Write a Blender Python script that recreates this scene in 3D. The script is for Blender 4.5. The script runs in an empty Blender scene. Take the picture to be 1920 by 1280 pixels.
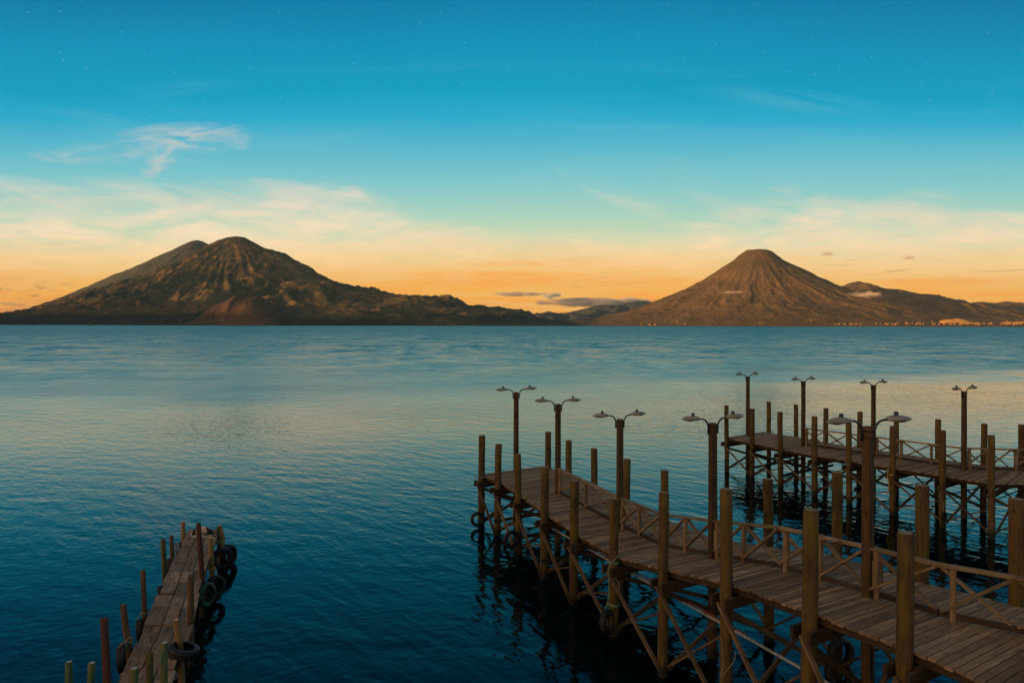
import bpy, math, random
import numpy as np
from mathutils import Vector, Matrix

S = bpy.context.scene
R = math.radians
random.seed(7)

# ------------------------------------------------------------------ camera
F = 1310.0                       # focal length in photograph pixels (1920 wide)
H = 8.0                          # eye height above the lake
cam_d = bpy.data.cameras.new("camera")
cam = bpy.data.objects.new("camera", cam_d)
S.collection.objects.link(cam)
cam.location = (0, 0, H)
cam.rotation_euler = (R(90), R(-0.11), 0)
cam_d.sensor_width = 36.0
cam_d.lens = 36.0 * F / 1920.0
cam_d.shift_y = -30.0 / 1920.0
cam_d.clip_start = 0.1
cam_d.clip_end = 200000.0
S.camera = cam

# ------------------------------------------------------------------ colour management
S.view_settings.view_transform = 'Standard'
S.view_settings.look = 'None'
S.view_settings.exposure = 0.0
S.view_settings.gamma = 1.0
S.view_settings.use_curve_mapping = False

# ------------------------------------------------------------------ sun
SUN_EL = 6.0
SUN_AZ = Vector((-0.94, -0.34, 0)).normalized()       # where the sun stands: behind and to the left
sun_d = bpy.data.lights.new("sun", 'SUN')
sun_d.energy = 5.0
sun_d.angle = R(0.5)
sun_d.color = (1.0, 0.56, 0.24)
sun = bpy.data.objects.new("sun", sun_d)
S.collection.objects.link(sun)
sun_dir = Vector((SUN_AZ.x * math.cos(R(SUN_EL)), SUN_AZ.y * math.cos(R(SUN_EL)), math.sin(R(SUN_EL))))
sun.rotation_euler = sun_dir.to_track_quat('Z', 'Y').to_euler()
sun.location = (0, 0, 60)


def lin(r, g, b):
    f = lambda c: ((c / 255.0) / 12.92) if c / 255.0 <= 0.04045 else (((c / 255.0) + 0.055) / 1.055) ** 2.4
    return (f(r), f(g), f(b), 1.0)


class NG:
    """tiny helper that writes node maths"""
    def __init__(self, tree):
        self.t = tree
        self.n = tree.nodes
        self.l = tree.links

    def node(self, kind, **kw):
        nd = self.n.new(kind)
        for k, v in kw.items():
            setattr(nd, k, v)
        return nd

    def put(self, sock, v):
        if isinstance(v, bpy.types.NodeSocket):
            self.l.new(v, sock)
        elif v is not None:
            sock.default_value = v

    def m(self, op, a, b=None, c=None, clamp=False):
        nd = self.node('ShaderNodeMath', operation=op, use_clamp=clamp)
        self.put(nd.inputs[0], a)
        if b is not None: self.put(nd.inputs[1], b)
        if c is not None: self.put(nd.inputs[2], c)
        return nd.outputs[0]

    def vm(self, op, a, b=None):
        nd = self.node('ShaderNodeVectorMath', operation=op)
        self.put(nd.inputs[0], a)
        if b is not None: self.put(nd.inputs[1], b)
        return nd.outputs[0]

    def scale(self, a, s):
        nd = self.node('ShaderNodeVectorMath', operation='SCALE')
        self.put(nd.inputs[0], a); self.put(nd.inputs['Scale'], s)
        return nd.outputs[0]

    def comb(self, x, y, z):
        nd = self.node('ShaderNodeCombineXYZ')
        for i, v in enumerate((x, y, z)): self.put(nd.inputs[i], v)
        return nd.outputs[0]

    def sep(self, v):
        nd = self.node('ShaderNodeSeparateXYZ'); self.put(nd.inputs[0], v)
        return nd.outputs

    def ss(self, v, a, b, o0=0.0, o1=1.0):
        nd = self.node('ShaderNodeMapRange', interpolation_type='SMOOTHSTEP')
        self.put(nd.inputs[0], v)
        for i, q in zip((1, 2, 3, 4), (a, b, o0, o1)): self.put(nd.inputs[i], q)
        return nd.outputs[0]

    def lr(self, v, a, b, o0=0.0, o1=1.0):
        nd = self.node('ShaderNodeMapRange')
        self.put(nd.inputs[0], v)
        for i, q in zip((1, 2, 3, 4), (a, b, o0, o1)): self.put(nd.inputs[i], q)
        return nd.outputs[0]

    def noise(self, v, scale=1.0, detail=4.0, rough=0.5, dist=0.0, color=False, dim='3D'):
        nd = self.node('ShaderNodeTexNoise', noise_dimensions=dim)
        self.put(nd.inputs['Vector'], v)
        nd.inputs['Scale'].default_value = scale
        nd.inputs['Detail'].default_value = detail
        nd.inputs['Roughness'].default_value = rough
        nd.inputs['Distortion'].default_value = dist
        return nd.outputs['Color' if color else 'Fac']

    def ramp(self, fac, stops, interp='LINEAR'):
        nd = self.node('ShaderNodeValToRGB')
        cr = nd.color_ramp
        cr.interpolation = interp
        while len(cr.elements) < len(stops): cr.elements.new(0.5)
        for e, (p, c) in zip(cr.elements, stops):
            e.position = p; e.color = c
        self.put(nd.inputs[0], fac)
        return nd.outputs[0]

    def mix(self, f, a, b, mode='MIX'):
        nd = self.node('ShaderNodeMix', data_type='RGBA', blend_type=mode)
        nd.clamp_factor = True
        self.put(nd.inputs[0], f); self.put(nd.inputs[6], a); self.put(nd.inputs[7], b)
        return nd.outputs[2]


# ------------------------------------------------------------------ sky
W = bpy.data.worlds.new("World")
S.world = W
W.use_nodes = True
W.node_tree.nodes.clear()
g = NG(W.node_tree)
DIR = g.node('ShaderNodeTexCoord').outputs['Generated']
dx, dy, dz = g.sep(DIR)
el = g.m('MULTIPLY', g.m('ARCSINE', dz), 57.29578)            # elevation in degrees
az = g.m('MULTIPLY', g.m('ARCTAN2', dx, dy), 57.29578)        # azimuth, 0 = view direction
# the twilight arch: its bands stand highest opposite the sun and sink away to the sides
azn = g.m('MINIMUM', g.m('ABSOLUTE', az), 60.0)
el_true = el
el = g.m('MULTIPLY', el, g.m('ADD', 1.0, g.m('MULTIPLY', g.m('MULTIPLY', azn, azn), 0.00018)))
# large soft unevenness of the twilight bands
wob = g.noise(g.comb(g.m('MULTIPLY', az, 0.035), g.m('MULTIPLY', el, 0.12), 3.1), 1.0, 3.0, 0.5)
elw = g.m('ADD', el, g.m('MULTIPLY', g.m('SUBTRACT', wob, 0.5), 2.0))
st = [(0.0, lin(226, 132, 56)), (1.2, lin(244, 154, 54)), (2.8, lin(252, 176, 72)), (4.2, lin(248, 192, 104)),
      (5.6, lin(232, 206, 146)), (7.0, lin(206, 215, 176)), (9.0, lin(170, 213, 192)), (11.4, lin(134, 204, 206)),
      (13.8, lin(98, 190, 208)), (16.4, lin(40, 172, 206)), (18.4, lin(0, 160, 196)), (22.0, lin(0, 145, 188)),
      (25.0, lin(0, 127, 174)), (31.0, lin(0, 98, 148)), (43.0, lin(4, 74, 120)), (54.0, lin(50, 82, 112)), (64.0, lin(124, 120, 116))]  # unseen overhead sky raised to warm grey, added to light the decks
sky = g.ramp(g.m('DIVIDE', elw, 64.0, clamp=True), [(p / 64.0, c) for p, c in st])
# peach and amber streaks near the horizon
hs = g.noise(g.comb(g.m('MULTIPLY', g.m('ADD', az, g.m('MULTIPLY', el, 2.0)), 0.045), g.m('MULTIPLY', el, 0.85), 41.0), 1.0, 6.0, 0.6, 0.5)
sky = g.mix(g.m('MULTIPLY', g.ss(hs, 0.46, 0.64), g.m('MULTIPLY', g.ss(el, 7.5, 3.0), 0.95)), sky, lin(255, 162, 46))
sky = g.mix(g.m('MULTIPLY', g.ss(hs, 0.50, 0.34), g.m('MULTIPLY', g.ss(el, 8.0, 4.0), 0.45)), sky, lin(236, 204, 132))
# veils of high cloud, cream coloured, low in the sky
cv = g.comb(g.m('MULTIPLY', az, 0.055), g.m('MULTIPLY', g.m('ADD', el, g.m('MULTIPLY', az, 0.045)), 0.30), 0.0)
veil = g.noise(cv, 1.0, 7.0, 0.62, 0.9)
veil2 = g.noise(g.comb(g.m('MULTIPLY', az, 0.16), g.m('MULTIPLY', el, 0.55), 7.7), 1.0, 6.0, 0.6, 0.7)
# top edge of the veil: high at the far left, lower in the middle, patchy on the right
top = g.ramp(g.lr(az, -40.0, 40.0), [(0.0, (0.56,) * 3 + (1,)), (0.26, (0.58,) * 3 + (1,)), (0.40, (0.50,) * 3 + (1,)),
                                     (0.52, (0.36,) * 3 + (1,)), (0.66, (0.40,) * 3 + (1,)), (0.80, (0.50,) * 3 + (1,)),
                                     (1.0, (0.46,) * 3 + (1,))])
topel = g.m('ADD', g.m('MULTIPLY', top, 20.0), g.m('MULTIPLY', g.m('SUBTRACT', veil, 0.5), 8.0))
body = g.m('MULTIPLY', g.ss(g.m('SUBTRACT', topel, el), -0.5, 2.4), g.ss(el, 1.0, 5.0))
vfac = g.m('MULTIPLY', body, g.lr(veil2, 0.34, 0.64, 0.12, 1.0))
vcol = g.ramp(g.m('DIVIDE', el, 16.0, clamp=True), [(0.0, lin(240, 168, 84)), (0.20, lin(246, 186, 108)), (0.34, lin(252, 212, 154)),
                                                    (0.48, lin(252, 226, 188)), (0.64, lin(232, 222, 198)), (1.0, lin(182, 208, 206))])
sky = g.mix(vfac, sky, vcol)
warm = g.m('ADD', 1.0, g.m('MULTIPLY', g.ss(el, 12.0, 5.0), 0.09))
warmb = g.m('SUBTRACT', 1.0, g.m('MULTIPLY', g.ss(el, 6.5, 2.0), 0.20))
sky = g.mix(1.0, sky, g.comb(g.m('MULTIPLY', warm, 1.03), warm, g.m('MULTIPLY', warm, warmb)), 'MULTIPLY')
# thin high streaks in the blue
st2 = g.noise(g.comb(g.m('MULTIPLY', g.m('ADD', az, g.m('MULTIPLY', el, 1.4)), 0.05), g.m('MULTIPLY', el, 0.42), 21.0), 1.0, 6.0, 0.6, 0.6)
sky = g.mix(g.m('MULTIPLY', g.m('MULTIPLY', g.ss(st2, 0.52, 0.78), g.ss(el, 9.0, 13.0)), g.m('MULTIPLY', g.ss(el, 23.0, 17.0), 0.12)), sky, lin(160, 208, 214))


el_arch = el
el = el_true


def patch(ca, ce, ra, re, tilt=0.0):
    """soft elliptical region of the sky round azimuth ca, elevation ce"""
    a = g.m('SUBTRACT', az, ca)
    e = g.m('SUBTRACT', g.m('SUBTRACT', el, ce), g.m('MULTIPLY', a, tilt))
    q = g.m('ADD', g.m('POWER', g.m('ABSOLUTE', g.m('DIVIDE', a, ra)), 2.0), g.m('POWER', g.m('ABSOLUTE', g.m('DIVIDE', e, re)), 2.0))
    return g.m('SUBTRACT', 1.0, q, clamp=True)


def sky_az(px): return math.degrees(math.atan((px - 960) / F))
def sky_el(px, py): return math.degrees(math.atan((610 - py) / math.hypot(F, px - 960)))

wn = g.noise(g.comb(g.m('MULTIPLY', g.m('SUBTRACT', az, g.m('MULTIPLY', el, 0.6)), 0.34), g.m('MULTIPLY', el, 1.1), 4.2), 1.0, 7.0, 0.62, 0.8)
wis = None
for px, py, ra, re, ti, k in ((345, 262, 5.4, 1.3, 0.16, 1.0), (308, 292, 1.7, 1.5, 0.85, 1.25), (250, 290, 5.0, 0.8, 0.06, 0.6),
                              (130, 298, 2.6, 0.5, 0.02, 0.7), (432, 262, 1.4, 0.7, -0.3, 0.7)):
    p = g.m('MULTIPLY', patch(sky_az(px), sky_el(px, py), ra, re, ti), k)
    wis = p if wis is None else g.m('MAXIMUM', wis, p)
wn2 = g.noise(g.comb(g.m('MULTIPLY', g.m('ADD', az, g.m('MULTIPLY', el, 1.8)), 0.16), g.m('MULTIPLY', g.m('ADD', el, g.m('MULTIPLY', az, 0.30)), 0.75), 14.2), 1.0, 6.0, 0.6, 0.7)
wi2 = None
for px, py, ra, re, ti, k in ((1150, 362, 5.5, 1.0, -0.42, 0.55), (1470, 188, 7.5, 1.0, -0.20, 0.16), (1330, 360, 4.5, 1.6, -0.6, 0.45), (1540, 415, 3.6, 1.7, 0.1, 1.0),
                              (1690, 405, 4.2, 2.0, 0.15, 0.75), (1820, 430, 4.0, 1.6, 0.0, 0.7), (1390, 400, 4.6, 1.5, 0.35, 0.7), (1000, 470, 8.0, 1.0, -0.10, 0.7),
                              (860, 452, 9.0, 1.4, -0.06, 0.8), (540, 356, 7.0, 0.9, 0.0, 0.7), (60, 365, 6.0, 1.2, -0.06, 0.9), (330, 372, 9.0, 1.1, 0.06, 0.7)):
    p = g.m('MULTIPLY', patch(sky_az(px), sky_el(px, py), ra, re, ti), k)
    wi2 = p if wi2 is None else g.m('MAXIMUM', wi2, p)
wc2 = g.ramp(g.m('DIVIDE', el_arch, 16.0, clamp=True), [(0.3, lin(248, 208, 144)), (0.5, lin(242, 222, 188)), (0.75, lin(200, 214, 204)), (1.0, lin(140, 200, 212))])
sky = g.mix(g.m('MULTIPLY', g.m('MULTIPLY', wi2, g.ss(wn2, 0.36, 0.62), clamp=True), 0.85), sky, wc2)
wf = g.m('MULTIPLY', wis, g.ss(wn, 0.34, 0.66), clamp=True)
sky = g.mix(g.m('MULTIPLY', wf, 0.75), sky, lin(206, 206, 198))
# small broken grey-mauve clouds low on the left
ln = g.noise(g.comb(g.m('MULTIPLY', az, 0.75), g.m('MULTIPLY', el, 3.2), 9.0), 1.0, 5.0, 0.55, 0.3)
lf = g.m('MULTIPLY', g.ss(ln, 0.50, 0.66), patch(sky_az(60), 1.9, 11.0, 1.3))
sky = g.mix(g.m('MULTIPLY', lf, 0.75), sky, lin(178, 122, 82))
lf2 = g.m('MULTIPLY', g.ss(g.noise(g.comb(g.m('MULTIPLY', az, 0.12), g.m('MULTIPLY', el, 1.2), 2.0), 1.0, 3.0), 0.40, 0.62), patch(sky_az(300), 0.9, 20.0, 1.5))
sky = g.mix(g.m('MULTIPLY', lf2, 0.6), sky, lin(196, 132, 96))
# thin dark streaks over the gap between the mountains
dn = g.noise(g.comb(g.m('MULTIPLY', az, 0.30), g.m('MULTIPLY', el, 3.6), 31.0), 1.0, 4.0, 0.5)
df = g.m('MULTIPLY', g.ss(dn, 0.60, 0.70), g.m('MAXIMUM', patch(sky_az(1120), sky_el(1120, 525), 7.0, 1.0), patch(sky_az(1700), sky_el(1700, 505), 13.0, 1.3)))
sky = g.mix(g.m('MULTIPLY', df, 0.45), sky, lin(176, 146, 92))
# last stars
vo = g.node('ShaderNodeTexVoronoi', feature='F1', voronoi_dimensions='2D')
g.put(vo.inputs['Vector'], g.comb(g.m('MULTIPLY', az, 0.55), g.m('MULTIPLY', el, 0.62), 0)); vo.inputs['Scale'].default_value = 1.0
sc_ = g.sep(vo.outputs['Color'])
star = g.m('MULTIPLY', g.ss(vo.outputs['Distance'], 0.036, 0.018), g.m('MULTIPLY', g.ss(sc_[0], 0.15, 1.2), g.ss(el, 11.0, 15.0)))
sky = g.mix(g.m('MULTIPLY', star, 0.5), sky, lin(176, 205, 226))
# sunrise glow on the sun's side (behind the camera)
sd = g.m('ADD', g.m('MULTIPLY', dx, SUN_AZ.x), g.m('MULTIPLY', dy, SUN_AZ.y))
glow = g.m('MULTIPLY', g.m('MULTIPLY', g.ss(sd, 0.42, 1.0), g.ss(dy, 0.35, -0.15)), g.ss(el, 66.0, 4.0))
sky = g.mix(g.m('MULTIPLY', glow, 0.92), sky, (2.6, 1.5, 0.72, 1.0))
# the physical low-sun sky underneath
nish = g.node('ShaderNodeTexSky', sky_type='NISHITA')
nish.sun_disc = False
nish.sun_elevation = R(SUN_EL)
nish.sun_rotation = math.atan2(SUN_AZ.x, SUN_AZ.y)
nish.altitude = 1560
mixn = g.node('ShaderNodeMix', data_type='RGBA', blend_type='MIX')
mixn.inputs[0].default_value = 0.006
g.put(mixn.inputs[6], g.scale(sky, 10.0)); g.put(mixn.inputs[7], nish.outputs[0])
bg = g.node('ShaderNodeBackground'); bg.inputs['Strength'].default_value = 0.1
g.put(bg.inputs['Color'], mixn.outputs[2])
g.l.new(bg.outputs[0], g.node('ShaderNodeOutputWorld').inputs['Surface'])
W.cycles.sampling_method = 'MANUAL'
W.cycles.sample_map_resolution = 1024


# ------------------------------------------------------------------ helpers
def tag(o, label=None, cat=None, group=None, kind=None):
    if label: o['label'] = label
    if cat: o['category'] = cat
    if group: o['group'] = group
    if kind: o['kind'] = kind
    return o


def empty(name, loc=(0, 0, 0)):
    o = bpy.data.objects.new(name, None)
    o.location = loc
    o.empty_display_size = 0.2
    S.collection.objects.link(o)
    return o


def at(px, py, d):
    """point of the place seen at photograph pixel (px, py), d metres in front of the camera plane"""
    return Vector(((px - 960) * d / F, d, H - (py - 610) * d / F))


class MB:
    """collects solids with a lengthwise uv and a tint per solid, then links them as ONE mesh"""
    def __init__(self):
        self.v = []; self.f = []; self.uv = []; self.tint = []; self.sm = []

    def add(self, vs, fs, uvs, smooth=False, tint=None):
        b = len(self.v)
        t = random.random() if tint is None else tint
        self.v += [tuple(p) for p in vs]
        for f, u in zip(fs, uvs):
            self.f.append([b + i for i in f]); self.uv += u
            self.tint.append(t); self.sm.append(smooth)

    def beam(self, p0, p1, w, h, up=(0, 0, 1), tint=None, ends=(0, 0)):
        p0 = Vector(p0); p1 = Vector(p1)
        a = (p1 - p0); L = a.length; a.normalize()
        p0 = p0 - a * ends[0]; p1 = p1 + a * ends[1]; L += sum(ends)
        up = Vector(up)
        s = a.cross(up)
        if s.length < 1e-4: s = a.cross(Vector((1, 0, 0)))
        s.normalize(); u = s.cross(a).normalized()
        c = min(w, h) * 0.10
        prof = [(-w / 2 + c, -h / 2), (w / 2 - c, -h / 2), (w / 2, -h / 2 + c), (w / 2, h / 2 - c),
                (w / 2 - c, h / 2), (-w / 2 + c, h / 2), (-w / 2, h / 2 - c), (-w / 2, -h / 2 + c)]
        ou = random.random() * 60; ov = random.random() * 60
        vs = [p + s * x + u * y for p in (p0, p1) for x, y in prof]
        per = [0]
        for i in range(8):
            q = prof[(i + 1) % 8]; per.append(per[-1] + math.hypot(q[0] - prof[i][0], q[1] - prof[i][1]))
        fs = []; uv = []
        for i in range(8):
            j = (i + 1) % 8
            fs.append([i, j, 8 + j, 8 + i])
            uv.append([(ou, ov + per[i]), (ou, ov + per[i + 1]), (ou + L, ov + per[i + 1]), (ou + L, ov + per[i])])
        fs.append(list(range(7, -1, -1))); uv.append([(ou + prof[i][1] * .3, ov + prof[i][0]) for i in range(7, -1, -1)])
        fs.append(list(range(8, 16))); uv.append([(ou + 3 + prof[i][1] * .3, ov + prof[i][0]) for i in range(8)])
        self.add(vs, fs, uv, False, tint)

    def post(self, pts, rad, seg=14, rough=0.03, tint=None, cham=0.02):
        """round timber through the points pts (bottom to top), with radii rad, chamfered top"""
        pts = [Vector(p) for p in pts]
        ring_p = []; ring_r = []
        n = len(pts)
        for k in range(n - 1):
            m = max(1, int((pts[k + 1] - pts[k]).length / 0.45))
            for j in range(m):
                t = j / m
                ring_p.append(pts[k].lerp(pts[k + 1], t)); ring_r.append(rad[k] * (1 - t) + rad[k + 1] * t)
        a = (pts[-1] - pts[-2]).normalized()
        ring_p += [pts[-1] - a * cham, pts[-1]]; ring_r += [rad[-1], rad[-1] - cham * 0.8]
        ou = random.random() * 60; ov = random.random() * 60
        seedp = [random.uniform(-1, 1) for _ in range(seg)]
        vs = []; L = [0]
        ex = Vector((1, 0, 0)); ey = Vector((0, 1, 0))
        for i, (p, r) in enumerate(zip(ring_p, ring_r)):
            if i: L.append(L[-1] + (p - ring_p[i - 1]).length)
            jx, jy = (random.uniform(-1, 1) * rough * r * 0.9 for _ in range(2))
            if abs(a.z) < 0.6:
                ex = a.cross(Vector((0, 0, 1))).normalized(); ey = ex.cross(a)
            for s_ in range(seg):
                th = 2 * math.pi * s_ / seg
                rr = r * (1 + rough * seedp[s_] + rough * 0.4 * random.uniform(-1, 1))
                vs.append(p + ex * (math.cos(th) * rr + jx) + ey * (math.sin(th) * rr + jy))
        fs = []; uv = []
        m = len(ring_p)
        for i in range(m - 1):
            for s_ in range(seg):
                q = (s_ + 1) % seg
                fs.append([i * seg + s_, i * seg + q, (i + 1) * seg + q, (i + 1) * seg + s_])
                c0 = ov + s_ * 2 * math.pi * ring_r[0] / seg; c1 = ov + (s_ + 1) * 2 * math.pi * ring_r[0] / seg
                uv.append([(ou + L[i], c0), (ou + L[i], c1), (ou + L[i + 1], c1), (ou + L[i + 1], c0)])
        self.add(vs, fs, uv, True, tint)
        t = self.tint[-1]
        top = vs[(m - 1) * seg:]
        tv = top + [sum(top, Vector()) / seg - a * 0.006]
        fs = [[s_, (s_ + 1) % seg, seg] for s_ in range(seg)]
        uv = [[(ou + 7 + .5 * math.cos(2 * math.pi * s_ / seg), ov), (ou + 7 + .5 * math.cos(2 * math.pi * (s_ + 1) / seg), ov), (ou + 7, ov + .2)] for s_ in range(seg)]
        self.add(tv, fs, uv, False, min(1.0, t + 0.0))
        bot = vs[:seg]
        self.add(bot, [list(range(seg - 1, -1, -1))], [[(ou, ov)] * seg], False, t)

    def tube(self, pts, r, seg=8, closed=False, tint=None, rs=None):
        pts = [Vector(p) for p in pts]
        n = len(pts)
        vs = []; prev = None
        for i, p in enumerate(pts):
            a = (pts[(i + 1) % n] - pts[i - 1]) if closed else (pts[min(i + 1, n - 1)] - pts[max(i - 1, 0)])
            a.normalize()
            if prev is None:
                prev = a.cross(Vector((0, 0, 1)))
                if prev.length < .05: prev = a.cross(Vector((1, 0, 0)))
            e = (prev - a * prev.dot(a)).normalized(); prev = e
            f_ = a.cross(e)
            rr = rs[i] if rs else r
            for s_ in range(seg):
                th = 2 * math.pi * s_ / seg
                vs.append(p + e * math.cos(th) * rr + f_ * math.sin(th) * rr)
        fs = []; uv = []
        for i in range(n if closed else n - 1):
            for s_ in range(seg):
                q = (s_ + 1) % seg; j = (i + 1) % n
                fs.append([i * seg + s_, i * seg + q, j * seg + q, j * seg + s_])
                uv.append([(i * .1, s_ / seg), (i * .1, (s_ + 1) / seg), (i * .1 + .1, (s_ + 1) / seg), (i * .1 + .1, s_ / seg)])
        if not closed:
            fs += [list(range(seg - 1, -1, -1)), list(range((n - 1) * seg, n * seg))]
            uv += [[(0, 0)] * seg, [(0, 0)] * seg]
        self.add(vs, fs, uv, True, tint)

    def lathe(self, prof, mtx, seg=28, tint=None):
        vs = []; k = len(prof)
        for s_ in range(seg):
            th = 2 * math.pi * s_ / seg
            for r, z in prof:
                vs.append(mtx @ Vector((r * math.cos(th), r * math.sin(th), z)))
        fs = []; uv = []
        for s_ in range(seg):
            q = (s_ + 1) % seg
            for i in range(k - 1):
                fs.append([s_ * k + i, q * k + i, q * k + i + 1, s_ * k + i + 1])
                uv.append([(s_ / seg * 2, i / k), ((s_ + 1) / seg * 2, i / k), ((s_ + 1) / seg * 2, (i + 1) / k), (s_ / seg * 2, (i + 1) / k)])
        self.add(vs, fs, uv, True, tint)

    def build(self, name, mat, parent=None):
        me = bpy.data.meshes.new(name)
        org = Vector((0, 0, 0))
        if parent is None and self.v:
            a = np.array(self.v); org = Vector((float(a[:, 0].mean()), float(a[:, 1].mean()), float(a[:, 2].min())))
        elif parent is not None:
            org = world_loc(parent)
        vs = [(x - org.x, y - org.y, z - org.z) for x, y, z in self.v]
        me.from_pydata(vs, [], self.f)
        ul = me.uv_layers.new(name='grain')
        ul.data.foreach_set('uv', [c for p in self.uv for c in p])
        at_ = me.attributes.new('tint', 'FLOAT', 'FACE')
        at_.data.foreach_set('value', self.tint)
        me.polygons.foreach_set('use_smooth', self.sm)
        me.materials.append(mat)
        me.update()
        o = bpy.data.objects.new(name, me)
        S.collection.objects.link(o)
        if parent is None: o.location = org
        else: o.parent = parent
        return o


def world_loc(o):
    p = Vector(o.location)
    while o.parent:
        o = o.parent; p += Vector(o.location)
    return p


# ------------------------------------------------------------------ materials
def new_mat(name):
    m = bpy.data.materials.new(name)
    m.use_nodes = True
    m.node_tree.nodes.clear()
    q = NG(m.node_tree)
    b = q.node('ShaderNodeBsdfPrincipled')
    o = q.node('ShaderNodeOutputMaterial')
    q.l.new(b.outputs[0], o.inputs['Surface'])
    return m, q, b


def wood(name, dark, light, moss=None, moss_amt=0.0, wet=True, cap=None, rough=0.8, vary=0.5, bump=0.5):
    m, q, b = new_mat(name)
    uv = q.node('ShaderNodeUVMap', uv_map='grain').outputs[0]
    tint = q.node('ShaderNodeAttribute', attribute_name='tint').outputs['Fac']
    u, v, _ = q.sep(uv)
    gr = q.noise(q.comb(q.m('MULTIPLY', u, 1.6), q.m('MULTIPLY', v, 42.0), 0), 1.0, 6.0, 0.65, 0.5)
    blot = q.noise(q.comb(q.m('MULTIPLY', u, 2.2), q.m('MULTIPLY', v, 5.0), q.m('MULTIPLY', tint, 9.0)), 1.0, 5.0, 0.6)
    f = q.m('ADD', q.m('MULTIPLY', gr, 0.55), q.m('MULTIPLY', blot, 0.45))
    f = q.lr(f, 0.34, 0.66)
    col = q.mix(f, dark + (1,), light + (1,))
    crk = q.noise(q.comb(q.m('MULTIPLY', u, 1.0), q.m('MULTIPLY', v, 26.0), 5.0), 1.0, 3.0, 0.5, 0.6)
    ck = q.ss(q.m('ABSOLUTE', q.m('SUBTRACT', crk, 0.47)), 0.001, 0.010)
    col = q.mix(q.m('SUBTRACT', 1.0, ck), col, (dark[0] * .25, dark[1] * .25, dark[2] * .25, 1))
    kn = q.node('ShaderNodeTexVoronoi', feature='F1'); q.put(kn.inputs['Vector'], q.comb(q.m('MULTIPLY', u, 2.0), q.m('MULTIPLY', v, 5.0), 0)); kn.inputs['Scale'].default_value = 1.0
    col = q.mix(q.m('MULTIPLY', q.ss(kn.outputs['Distance'], 0.16, 0.09), 0.7), col, (dark[0] * .5, dark[1] * .5, dark[2] * .5, 1))
    tv = q.lr(tint, 0, 1, 1 - vary, 1 + vary)
    col = q.mix(1.0, col, q.comb(tv, tv, tv), 'MULTIPLY')
    if moss:
        P = q.node('ShaderNodeNewGeometry').outputs['Position']
        mz = q.noise(q.vm('MULTIPLY', P, (5.0, 5.0, 1.6)), 1.0, 5.0, 0.6)
        ln_ = q.noise(q.comb(q.m('MULTIPLY', u, 1.1), q.m('MULTIPLY', v, 9.0), 3.0), 1.0, 4.0, 0.6)
        mf = q.m('MULTIPLY', q.ss(q.m('ADD', q.m('MULTIPLY', mz, 0.6), q.m('MULTIPLY', ln_, 0.4)), 0.44, 0.60), moss_amt)
        col = q.mix(mf, col, moss + (1,))
    if cap:
        # weathered end grain of the sawn top
        nz_ = q.sep(q.node('ShaderNodeNewGeometry').outputs['True Normal'])[2]
        col = q.mix(q.m('MULTIPLY', q.ss(nz_, 0.75, 0.92), q.lr(blot, 0.3, 0.7, 0.5, 1.0)), col, cap + (1,))
    if wet:
        P = q.node('ShaderNodeNewGeometry').outputs['Position']
        z = q.sep(P)[2]
        wz = q.m('ADD', z, q.m('MULTIPLY', q.m('SUBTRACT', q.noise(P, 5.0, 3.0), 0.5), 0.35))
        wf_ = q.ss(wz, 0.42, 0.10)
        col = q.mix(q.m('MULTIPLY', wf_, 0.8), col, (0.012, 0.012, 0.008, 1))
        q.put(b.inputs['Roughness'], q.lr(wf_, 0, 1, rough, 0.35))
    else:
        b.inputs['Roughness'].default_value = rough
    q.put(b.inputs['Base Color'], col)
    b.inputs['Specular IOR Level'].default_value = 0.25
    bp = q.node('ShaderNodeBump'); bp.inputs['Strength'].default_value = bump; bp.inputs['Distance'].default_value = 0.01
    q.put(bp.inputs['Height'], q.m('MULTIPLY', f, ck))
    q.l.new(bp.outputs[0], b.inputs['Normal'])
    return m


M = {}
M['plank'] = wood('deck planks', (0.115, 0.070, 0.034), (0.43, 0.290, 0.165), wet=False, vary=0.45)
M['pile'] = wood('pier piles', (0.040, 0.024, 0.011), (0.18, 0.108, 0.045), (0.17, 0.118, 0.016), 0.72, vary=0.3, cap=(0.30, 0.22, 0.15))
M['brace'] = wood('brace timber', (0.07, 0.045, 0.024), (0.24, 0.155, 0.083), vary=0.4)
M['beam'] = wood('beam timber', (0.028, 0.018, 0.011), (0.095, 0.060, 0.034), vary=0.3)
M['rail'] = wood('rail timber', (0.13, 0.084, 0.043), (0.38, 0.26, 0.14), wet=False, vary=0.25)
M['lamppole'] = wood('lamp pole timber', (0.040, 0.023, 0.011), (0.15, 0.088, 0.038), (0.12, 0.08, 0.016), 0.5, vary=0.2)
M['oldplank'] = wood('old planks', (0.06, 0.038, 0.022), (0.44, 0.31, 0.20), wet=False, vary=0.35, bump=0.8)


def painted(name, wood_d, wood_l, paint, amt, low=None):
    """pole with worn paint"""
    return wood(name, wood_d, wood_l, paint, amt, vary=0.15)


M['tanpole'] = wood('tan pole', (0.16, 0.08, 0.025), (0.42, 0.24, 0.09), (0.05, 0.07, 0.02), 0.3, vary=0.15, cap=(0.75, 0.50, 0.25))
M['redpole'] = wood('reddish pole', (0.045, 0.018, 0.012), (0.14, 0.055, 0.034), vary=0.15)
M['brownpole'] = wood('brown pole', (0.08, 0.040, 0.018), (0.24, 0.125, 0.06), (0.06, 0.05, 0.02), 0.3, vary=0.15)
M['greenpole'] = wood('green painted pole', (0.10, 0.10, 0.03), (0.30, 0.26, 0.10), (0.006, 0.10, 0.045), 1.0, vary=0.15, cap=(0.62, 0.55, 0.50))
M['mosspole'] = wood('mossy pole', (0.06, 0.045, 0.015), (0.20, 0.13, 0.04), (0.03, 0.06, 0.025), 0.8, vary=0.15)

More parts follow.
